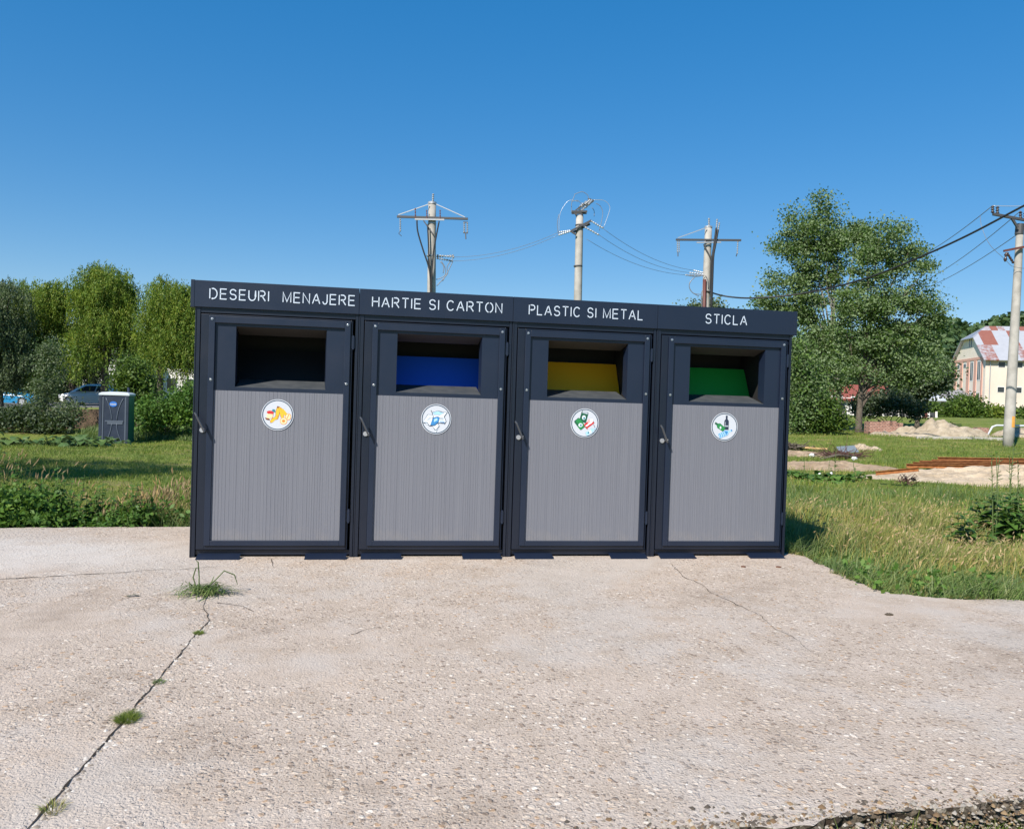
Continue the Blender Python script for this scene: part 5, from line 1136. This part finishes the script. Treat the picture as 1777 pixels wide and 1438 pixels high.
# ------------------------------------------------------------------ grass
def seg_dist(x, y, pts):
    d = np.full(len(x), 1e9)
    for (x0, y0), (x1, y1) in zip(pts[:-1], pts[1:]):
        L2 = (x1-x0)**2+(y1-y0)**2; t_ = np.clip(((x-x0)*(x1-x0)+(y-y0)*(y1-y0))/L2, 0, 1); d = np.minimum(d, np.hypot(x-x0-t_*(x1-x0), y-y0-t_*(y1-y0)))
    return d
REDGE = [tuple(q) for q in edge[4:12]]
def pts_XD(n, x0, x1, d0, d1, log=True):
    d = np.exp(RNG.uniform(np.log(d0), np.log(d1), n)) if log else RNG.uniform(d0, d1, n); x = RNG.uniform(x0, x1, n)
    wx = CX+FR.x*x+FF.x*d; wy = CY+FR.y*x+FF.y*d; return x, d, wx, wy
def clean(x, d, wx, wy, heaps=True, bins=True):
    ok = ~inpoly(wx, wy, SL)
    if bins: ok &= ~((wx > -.05) & (wx < 5.45) & (wy > -.1) & (wy < 1.42))
    if heaps:
        for hx, hd, a, b_, ro in HEAPS:
            ca, sa = math.cos(ro), math.sin(ro); p = ((x-hx)*ca+(d-hd)*sa)/a; q = (-(x-hx)*sa+(d-hd)*ca)/b_; ok &= (p*p+q*q > .80)|(RNG.random(len(x)) < .03)
    return ok
def nz(wx, wy, s, o=0): return np.sin(wx*s+1.3*np.sin(wy*s*.7+o))*np.sin(wy*s*1.1+o+1.7*np.sin(wx*s*.6))
def grass(name, mt, n, box, hmin, hmax, w, cond, wind=(.25, .08), spreadk=.35, wk=0.0, label=None, zoff=-.015):
    x, d, wx, wy = pts_XD(n, *box); ok = clean(x, d, wx, wy); x, d, wx, wy = x[ok], d[ok], wx[ok], wy[ok]
    pk = cond(x, d, wx, wy); ok = RNG.random(len(x)) < pk; x, d, wx, wy = x[ok], d[ok], wx[ok], wy[ok]
    B = np.stack([wx, wy, terr(wx, wy)+zoff], 1); h = RNG.uniform(hmin, hmax, len(x))*(.75+.35*nz(wx, wy, 1.7, 2)+.15*nz(wx, wy, 5, 1)); h = np.maximum(h, hmin*.5)
    lean = RNG.normal(size=(len(x), 2))*spreadk*h[:, None]+np.array([[FR.x*wind[0]+FF.x*wind[1], FR.y*wind[0]+FF.y*wind[1]]])*h[:, None]
    o = bladeobj(name, blades(B, h, w*(1+wk*d), lean), mt); tag(o, label, None, None, 'stuff'); return B, h, lean
S = np.clip
# right side: lush fringe along the slab, barley behind it, short turf beyond
fr = lambda x, d, wx, wy: S(1.35-seg_dist(wx, wy, REDGE)/1.15, 0, 1)*S(.55+.65*nz(wx, wy, 2.6, 1), .06, 1)
grass('lush_grass', M['g_lush'], 80000, (2.2, 9.5, 5.2, 11.5), .09, .31, .0085, fr, (.35, -.1), .62)
dry = lambda x, d, wx, wy: S((seg_dist(wx, wy, REDGE)-.45)/.7, 0, 1)*S((13.5-d)/2.2, 0, 1)*S(.66+.55*nz(wx, wy, 1.2, 3), .08, 1)
B1, h1, l1 = grass('dry_grass', M['g_dry'], 95000, (2.2, 14, 6.0, 15), .22, .42, .0075, dry, (.28, .05), .36)
grass('green_undergrowth', M['g_lush'], 80000, (2.2, 15, 6.0, 16), .12, .27, .010, lambda x, d, wx, wy: S((seg_dist(wx, wy, REDGE)-.3)/.5, 0, 1)*S(.38+.5*nz(wx, wy, .9, 5), .10, 1), (.2, 0), .5)
grass('mown_grass', M['g_short'], 130000, (3.0, 26, 11.5, 46), .07, .17, .008, lambda x, d, wx, wy: S((d-11.5)/2.5, 0, 1)*S(.72+.5*nz(wx, wy, .45, 2), .12, 1), (.1, 0), .55, .035)
grass('dry_turf', M['g_dry'], 45000, (3.0, 26, 14, 46), .07, .16, .007, lambda x, d, wx, wy: S(.30-.55*nz(wx, wy, .45, 2), .06, .8), (.1, 0), .5, .035)
# barley heads on part of the stalks
def heads(name, B, h, lean, frac, L=.055, w=.011):
    k = RNG.random(len(B)) < frac; B, h, lean = B[k], h[k], lean[k]; tip = B+np.stack([lean[:, 0], lean[:, 1], h], 1)
    d = unit(np.stack([lean[:, 0]*1.5, lean[:, 1]*1.5, h*.6], 1)+RNG.normal(size=(len(B), 3))*.08); n = len(B); sd = unit(np.cross(d, RNG.normal(size=(n, 3))))
    V = np.empty((n, 4, 3)); V[:, 0] = tip-d*L*.2; V[:, 1] = tip+d*L*.4+sd*w; V[:, 2] = tip+d*L*1.1; V[:, 3] = tip+d*L*.4-sd*w
    sd2 = np.cross(d, sd); V2 = V.copy(); V2[:, 1] = tip+d*L*.4+sd2*w; V2[:, 3] = tip+d*L*.4-sd2*w
    tag(leafobj(name, np.concatenate([V, V2]).reshape(-1, 3), M['g_head']), None, None, None, 'stuff')
heads('barley_heads', B1, h1, l1, .13, .042, .006)
# runners and dead thatch creeping over the slab's broken side
def creeping(name, mt, n, h0, h1, reach, wd):
    x, d, wx, wy = pts_XD(n, 2.2, 9.5, 5.2, 9.5); dist = seg_dist(wx, wy, REDGE); ok = inpoly(wx, wy, SL) & ~((wx > -.05) & (wx < 5.43) & (wy > -.14)) & (dist < reach*np.clip(.15+.9*nz(wx, wy, 4.3, 2)+.4*nz(wx, wy, 11, 5), 0, 1.3)); wx, wy = wx[ok], wy[ok]; n = len(wx)
    B = np.stack([wx, wy, np.full(n, .001)], 1); h = RNG.uniform(h0, h1, n); V = blades(B, h, wd, RNG.normal(size=(n, 2))*h[:, None]*1.1+np.array([[.02, -.03]])); tag(bladeobj(name, V, mt), None, None, None, 'stuff')
creeping('creeping_grass', M['g_lush'], 160000, .03, .16, .20, .006); creeping('dry_thatch', M['g_dry'], 90000, .012, .06, .26, .005)
# low broad leaves mixed into the fringe
def fringe_leaves():
    n = 2600; x, d, wx, wy = pts_XD(n, 2.2, 9.5, 5.4, 10.5); ok = clean(x, d, wx, wy); pk = S(1.3-seg_dist(wx, wy, REDGE)/1.1, 0, 1)*S(-.1+.9*nz(wx, wy, 1.5, 6), 0, 1); ok &= RNG.random(n) < pk; wx, wy = wx[ok], wy[ok]; g = terr(wx, wy); per = 9
    C = np.stack([np.repeat(wx, per), np.repeat(wy, per), np.repeat(g, per)+RNG.uniform(.03, .26, len(wx)*per)], 1)+RNG.normal(size=(len(wx)*per, 3))*np.array([.05, .05, .01])
    tag(leafobj('ground_weeds', leaves(C, .055, aspect=.6, up=.6), M['nettle']), None, None, None, 'stuff')
fringe_leaves()
# lower lawn on the left
grass('lawn_grass', M['g_short'], 150000, (-20, 1, 13, 42), .06, .15, .009, lambda x, d, wx, wy: S(.85+.4*nz(wx, wy, .4, 1), .25, 1), (.1, 0), .5, .03)
grass('lawn_straw', M['g_dry'], 16000, (-20, 1, 13, 42), .06, .14, .007, lambda x, d, wx, wy: S(.25-.5*nz(wx, wy, .4, 1), .03, .6), (.1, 0), .5, .03)
grass('bank_grass', M['g_lush'], 26000, (-20, 1, 37, 42), .2, .5, .03, lambda x, d, wx, wy: .8+0*x, (.1, 0), .5, 0)
# weeds and barley just beyond the slab's back edge on the left
LEDGE = [tuple(edge[0]), tuple(edge[1]), tuple(edge[2]), tuple(edge[3])]
lz = lambda a, b_: (lambda x, d, wx, wy: S((seg_dist(wx, wy, LEDGE)-a)/.15, 0, 1)*S((b_-seg_dist(wx, wy, LEDGE))/.3, 0, 1)*S((0.35-wx)/.3, 0, 1))
grass('verge_grass', M['g_lush'], 50000, (-9, -1.8, 7.8, 12.5), .50, .86, .009, lambda x, d, wx, wy: lz(.02, 2.8)(x, d, wx, wy)*(.6+.4*nz(wx, wy, 1.6, 2)), (.15, 0), .25)
B2, h2, l2 = grass('verge_barley', M['g_dry'], 150000, (-9, -1.8, 7.8, 12.5), .95, 1.10, .007, lambda x, d, wx, wy: lz(.5, 2.2)(x, d, wx, wy)*S(.55+.6*nz(wx, wy, 1.5, 4), .1, 1)*S((wx+2.7)/.8, .22, 1), (.10, 0), .13)
heads('verge_barley_heads', B2, h2, l2, .40, .07, .009)
grass('edge_grass', M['g_short'], 24000, (.8, 4.5, 1.8, 3.2), .07, .17, .004, lambda x, d, wx, wy: S(1-seg_dist(wx, wy, [e0, e1, (e1[0]+dx, e1[1]+dy)])/.45, 0, 1)*S((x-1.0)/.8, .05, 1), (.1, 0), .5)

# nettles: each stand a plant, the strip behind them ground cover
nlabs = ['tall nettle standing highest at the left of the verge', 'bushy nettle at the left edge of the verge', 'nettle clump right of the tallest one', 'broad nettle clump in the middle of the verge', 'dark nettle clump nearest the slab in the middle', 'nettle clump left of the burdock by the bins', 'low nettle at the slab edge on the far left', 'small nettle beside the bins']
for lab, (px, D, zt_, n) in zip(nlabs, [(42, 9.4, 793, 8), (0, 9.2, 840, 10), (95, 9.0, 835, 10), (165, 9.0, 860, 12), (130, 8.75, 875, 12), (215, 8.8, 862, 11), (30, 8.7, 880, 12), (250, 8.7, 885, 9)]):
    b_ = P(px, 900, D); b_.z = tz(b_.x, b_.y); top = P(px, zt_, D); weed('nettle_plant', lab, b_, (top.z-b_.z)*1.22, n, M['nettle'], 'nettle', 'nettles along the verge', .15)
def nettlefill():
    n = 17000; x, d, wx, wy = pts_XD(n, -9, -1.9, 8.0, 10.2); ok = clean(x, d, wx, wy) & (RNG.random(n) < lz(.03, 1.0)(x, d, wx, wy)*S((-.75-wx)/.5+.35, .12, 1)); wx, wy = wx[ok], wy[ok]; g = terr(wx, wy); per = 13
    top = .72+.17*S((-1.6-wx)/.6, 0, 1)+.18*nz(wx, wy, 2.3, 2)+.10*nz(wx, wy, 6.0, 1)
    hh = top[:, None]*RNG.uniform(.15, 1.08, (len(wx), per)); C = np.stack([np.repeat(wx, per), np.repeat(wy, per), np.repeat(g, per)+hh.ravel()], 1)+RNG.normal(size=(len(wx)*per, 3))*.035
    tag(leafobj('nettle_bed', leaves(C, .062, aspect=.55, up=.35), M['nettle']), None, None, None, 'stuff')
nettlefill()
ns = [o for o in COL.objects if o.name.startswith('nettle_plant') and o.parent is None]
for q in range(30):
    src = ns[q % len(ns)]; px = random.uniform(-30, 235); D_ = random.uniform(8.55, 9.7); p = P(px, 900, D_); p.z = tz(p.x, p.y)
    c_ = copy_tree(src); c_.location = p; c_.rotation_euler = (0, 0, random.uniform(0, 6.28)); k_ = random.uniform(.62, .86)*(1.0 if px < 120 else .9); hz_ = {0: 1.26}.get(q % len(ns), 1.0); c_.scale = (k_, k_, k_/hz_)
    c_['label'] = 'green nettle stems among the dense stand on the verge'
rosette('burdock_plant', 'pale green burdock leaves topping the verge beside the bins', P(275, 860, 9.6)-Vector((0, 0, .3)), 14, .30, .20, M['burdock'], 0, 'burdock', 'burdock on the left', 1.6, .10)
p = P(300, 905, 8.9); p.z = tz(p.x, p.y); rosette('burdock_plant', 'dark broad-leaved burdock low at the slab edge beside the bins', p+Vector((0, 0, .35)), 16, .30, .22, M['dock'], 0, 'burdock', 'burdock on the left', .7, .10)
for lab, px, py, D, n in (('leftmost burdock patch on the lawn', 22, 764, 33, 26), ('large burdock patch left of the toilet', 118, 764, 33, 34), ('burdock patch right up against the toilet', 160, 770, 32, 26), ('small burdock patch between the other two', 92, 760, 34, 18)):
    p = on(px, py, D); rosette('burdock_plant', lab, p, n*2, .50, .40, M['burdock'], 0, 'burdock', 'burdock on the lawn', 1.7, .42)
for lab, px, D, n in (('burdock patch under the taller white bag', 1440, 18.4, 26), ('burdock patch touching the bins at the field side', 1385, 18.8, 26), ('burdock patch nearest the sand heap', 1472, 18.6, 18), ('burdock patch between the bag and the bins', 1412, 18.2, 22)):
    p = on(px, 830, D); rosette('burdock_plant', lab, p, n*2, .26, .20, M['dock'], 1, 'burdock', 'burdock on the field', 1.1, .22)
for lab, px, D, n, hh, lf, st in (('large dock plant with tall seed stems, rightmost in the barley', 1755, 9.8, 8, .72, .24, 5), ('leafy dock plant at the barley edge left of the largest one', 1688, 9.2, 6, .50, .20, 0), ('dock plant behind the tall stems', 1722, 10.4, 6, .66, .24, 3)):
    p = on(px, 940, D); t_ = weed('dock_plant', lab, p, hh, n, M['dock'], 'dock plant', 'dock plants in the barley', lf, True)
    if st:
        for q in range(st):
            s = MB(); a = p+Vector((random.gauss(0, .16), random.gauss(0, .1), 0)); e_ = a+Vector((random.gauss(0, .06), 0, random.uniform(.9, 1.25))); s.tube([a, a.lerp(e_, .5), e_], [.007, .006, .003], 5)
            for f in np.linspace(.5, 1, 12): s.tube([a.lerp(e_, f), a.lerp(e_, f)+Vector((random.gauss(0, .03), random.gauss(0, .03), .03))], [.006, .003], 4)
            s.build('seed_stem', M['stem'], t_)
p = on(1772, 990, 7.9); rosette('dock_plant', 'broad dark-leaved dock cut by the right edge near the slab', p, 16, .24, .17, M['dock'], 0, 'dock plant', 'dock plants in the barley', .9, .09)
p = on(1728, 935, 9.7); s = MB(); tp = P(1729, 786, 9.7); s.tube([p, p.lerp(tp, .5)+FR*.02, tp], [.008, .006, .003], 5)
st_ = thing('tall_weed', 'single tall thin weed stalk with a small leafy top, over the sand heap', 'weed', p); s.build('stem', M['stem'], st_)
b = MB()
for f in (1, .99, .97, .98, .6, .45, .3): q = p.lerp(tp, f); leafblade(b, q, (random.gauss(0, 1), random.gauss(0, 1), .3), .07 if f > .9 else .11, .035, .4)
b.build('foliage', M['bush'], st_)

# ------------------------------------------------------------------ on the slab
def tuft(label, px, py, w, h, n, mt, wd=.0022):
    c = G(px, py, 0); a = RNG.uniform(0, 2*np.pi, n); r = np.sqrt(RNG.random(n))*w; B = np.stack([c.x+np.cos(a)*r, c.y+np.sin(a)*r*1.3, np.zeros(n)], 1); hh = RNG.uniform(.4, 1, n)*h*(1.15-r/w*.5)
    lean = np.stack([np.cos(a)*r, np.sin(a)*r], 1)*.8+RNG.normal(size=(n, 2))*h*.35; o = bladeobj('grass_tuft', blades(B, hh, wd, lean), mt); recenter(o); return tag(o, label, 'grass tuft', 'grass tufts in the slab crack')
tuft('dense round green tuft in the crack, the largest', 221, 1248, .042, .034, 700, M['g_short'])
tuft('small green tuft near the upper end of the crack', 345, 1099, .026, .022, 260, M['g_short'])
tuft('tiny dull tuft half-way along the crack', 276, 1184, .024, .018, 160, M['g_lush'])
tuft('thin straw-coloured tuft at the lower end of the crack', 92, 1404, .035, .035, 130, M['g_dry'])
# pulled-up weed lying on the slab
c = G(357, 1030, 0); pw = thing('pulled_weed', 'wilted clump of pulled grass lying on the concrete', 'weed clump', c); s = MB(); s2 = MB()
def strap(bb, pts, w):
    pts = [Vector(p) for p in pts]; vs = []
    for i, p in enumerate(pts):
        d = (pts[min(i+1, len(pts)-1)]-pts[max(i-1, 0)]).normalized(); sd = d.cross(Vector((.15, .1, 1))).normalized(); k = w*(1-abs(i/(len(pts)-1)-.35)**1.6); vs += [p-sd*k/2, p+sd*k/2]
    bb.add(vs, [(2*i, 2*i+1, 2*i+3, 2*i+2) for i in range(len(pts)-1)])
for i in range(190):
    a = random.gauss(.0, 1.3) if random.random() < .6 else random.uniform(0, 6.28); L = random.uniform(.08, .24); p0 = c+Vector((random.gauss(-.02, .05), random.gauss(0, .045), random.uniform(.004, .03))); d = Vector((math.cos(a), math.sin(a)*.8, 0)); hgt = random.uniform(.004, .05)
    strap(s, [p0, p0+d*L*.35+Vector((0, 0, hgt)), p0+d*L*.7+Vector((random.gauss(0, .012), random.gauss(0, .012), hgt*.9)), p0+d*L+Vector((random.gauss(0, .02), random.gauss(0, .02), random.uniform(-.002, .012)))], random.uniform(.004, .011))
for pts in ([(-.05, 0, .02), (-.075, 0, .10), (-.06, .0, .155), (-.045, 0, .16)], [(-.04, 0, .02), (-.042, .01, .1), (-.05, .01, .19), (-.062, .01, .20)], [(0, 0, .03), (.06, .02, .09), (.10, .02, .135), (.16, .02, .11), (.18, .02, .05)], [(-.01, 0, .02), (.05, -.02, .08), (.09, -.02, .07)], [(.0, 0, .02), (.03, .02, .07), (.04, .03, .1)]):
    q_ = [c+Vector(q)*1.15 for q in pts]; s2.tube(q_, [.0045]*(len(q_)-1)+[.002], 5); strap(s2, q_[-3:], .013)
s.build('foliage', M['g_lush'], pw); s2.build('dry_stalks', M['stem'], pw)
s = MB(); c = G(230, 1035, 0)
for i in range(6): strap(s, [c+Vector((random.uniform(-.05, -.02), random.gauss(0, .008), .004)), c+Vector((0, random.gauss(0, .01), .016)), c+Vector((random.uniform(.02, .06), random.gauss(0, .01), .005))], .01)
tag(recenter(s.build('dry_leaf', mat('olive_dry_leaf', (.10, .11, .06), .8))), 'withered olive leaf scrap on the concrete left of the weed clump', 'leaf')
for lab, px, py, r in (('rust-brown disc on the concrete at the right of the STICLA bin', 1351, 984, .024), ('darker rust-brown disc left of the other one, by the foot plate', 1290, 983.5, .022)):
    c = G(px, py, 0); s = MB(); s.tube([c+Vector((0, 0, .001)), c+Vector((0, 0, .007)), c+Vector((0, 0, .009))], [r, r, r*.8], 18); tag(recenter(s.build('rusty_cap', M['oldrust'])), lab, 'metal cap', 'rusty discs before the STICLA bin')
c = G(1543, 1067, 0); s = MB()
for k in range(7): a = k*.9; s.tube([c+Vector((math.cos(a)*.012, math.sin(a)*.012, .006)), c+Vector((math.cos(a)*.032, math.sin(a)*.02, .004))], [.009, .003], 5)
tag(recenter(s.build('dry_clod', M['soil'])), 'small dark dry clod alone on the concrete at the right', 'clod')
# loose stones and grit
def stones(name, n, smin, smax, x0, x1, d0, d1, mt, edge_only=False):
    x, d, wx, wy = pts_XD(n, x0, x1, d0, d1); ok = inpoly(wx, wy, SL) & ~((wx > -.05) & (wx < 5.45) & (wy > -.14))
    if edge_only: ok &= RNG.random(n) < S(1-seg_dist(wx, wy, [e0, e1, (e1[0]+dx, e1[1]+dy)])/.5, 0, 1)**2
    wx, wy = wx[ok], wy[ok]; n = len(wx); t8 = np.array([[1, 0, 0], [.5, .87, 0], [-.5, .87, 0], [-1, 0, 0], [-.5, -.87, 0], [.5, -.87, 0], [0, 0, 1.0]])
    s_ = (smin*(smax/smin)**(RNG.random(n)**2))[:, None, None]; V = t8[None]*RNG.uniform(.6, 1.3, (n, 7, 1))*s_*np.array([1, .8, .55]); a = RNG.uniform(0, 6.28, n); ca, sa = np.cos(a), np.sin(a)
    V = np.stack([V[:, :, 0]*ca[:, None]-V[:, :, 1]*sa[:, None]+wx[:, None], V[:, :, 0]*sa[:, None]+V[:, :, 1]*ca[:, None]+wy[:, None], V[:, :, 2]], -1)
    i = np.arange(n)[:, None]*7; loops = np.concatenate([np.concatenate([i+k, i+(k+1) % 6, i+6], 1) for k in range(6)], 1).ravel(); tag(npmesh(name, V.reshape(-1, 3), np.full(n*6, 3), loops, mt), None, None, None, 'stuff')
def stone_mat(name, cols): 
    k = mat(name, cols[0], .85, 0, .3); t = NT(k); t.col(t.ramp(t.geo().outputs['Random Per Island'], [(i/len(cols), c) for i, c in enumerate(cols)], 'CONSTANT')); return k
sm = stone_mat('mixed_stone', [(.42, .38, .34), (.55, .52, .47), (.32, .28, .24), (.62, .60, .56), (.40, .32, .25), (.22, .20, .185)])
stones('loose_grit', 9000, .0025, .007, -6, 7, 1.9, 9, sm)
stones('loose_stones', 260, .005, .012, -5, 6, 2.0, 8, sm)
def crack_chips():
    pts = [g2(*p) for p in ((52, 1436), (130, 1350), (205, 1260), (275, 1180), (335, 1105), (364, 1078))]; n = 300; f = RNG.uniform(0, len(pts)-1.001, n); V = []; loops = []
    t8 = np.array([[1, 0, 0], [.5, .87, 0], [-.5, .87, 0], [-1, 0, 0], [-.5, -.87, 0], [.5, -.87, 0], [0, 0, .7]])
    for i, q in enumerate(f):
        k = int(q); a = np.array(pts[k]); b = np.array(pts[k+1]); p = a+(b-a)*(q-k); d = (b-a)/np.linalg.norm(b-a); p = p+np.array([d[1], -d[0]])*abs(RNG.normal())*.022*(1 if RNG.random() < .8 else -1)
        sz = RNG.uniform(.003, .011); w = t8*RNG.uniform(.6, 1.3, (7, 1))*sz; V.append(np.c_[w[:, :2]+p, w[:, 2]]); loops += [v for e in range(6) for v in (i*7+e, i*7+(e+1) % 6, i*7+6)]
    tag(npmesh('crack_chips', np.concatenate(V), np.full(n*6, 3), np.array(loops), stone_mat('crack_stone', [(.40, .36, .31), (.55, .51, .46), (.30, .25, .20), (.20, .17, .14)])), None, None, None, 'stuff')
crack_chips()
def edge_rubble():
    n = 5200; f = RNG.uniform(-.4, 2.2, n); off = RNG.exponential(.035, n)-.035; L = math.hypot(dx, dy); nx_, ny_ = -dy/L, dx/L
    if not inpoly(np.array([e0[0]+nx_*.3]), np.array([e0[1]+ny_*.3]), SL)[0]: nx_, ny_ = -nx_, -ny_
    X = e0[0]+dx*f+nx_*off; Y = e0[1]+dy*f+ny_*off; sz = .003*(4.6**(RNG.random(n)**1.8)); Z = np.where(off < -.002, RNG.uniform(-.10, -.01, n), 0.0)
    t7 = np.array([[1, 0, 0], [.5, .87, 0], [-.5, .87, 0], [-1, 0, 0], [-.5, -.87, 0], [.5, -.87, 0], [0, 0, .8]]); V = t7[None]*RNG.uniform(.55, 1.35, (n, 7, 1))*sz[:, None, None]; V[:, :, 0] += X[:, None]; V[:, :, 1] += Y[:, None]; V[:, :, 2] += Z[:, None]
    q = np.arange(n)[:, None]*7; loops = np.concatenate([np.concatenate([q+k, q+(k+1) % 6, q+6], 1) for k in range(6)], 1).ravel()
    tag(npmesh('edge_rubble', V.reshape(-1, 3), np.full(n*6, 3), loops, stone_mat('edge_rubble_stone', [(.22, .19, .15), (.36, .32, .27), (.17, .11, .06), (.08, .066, .053), (.26, .18, .10), (.11, .09, .07), (.30, .27, .23)])), None, None, None, 'stuff')
edge_rubble()
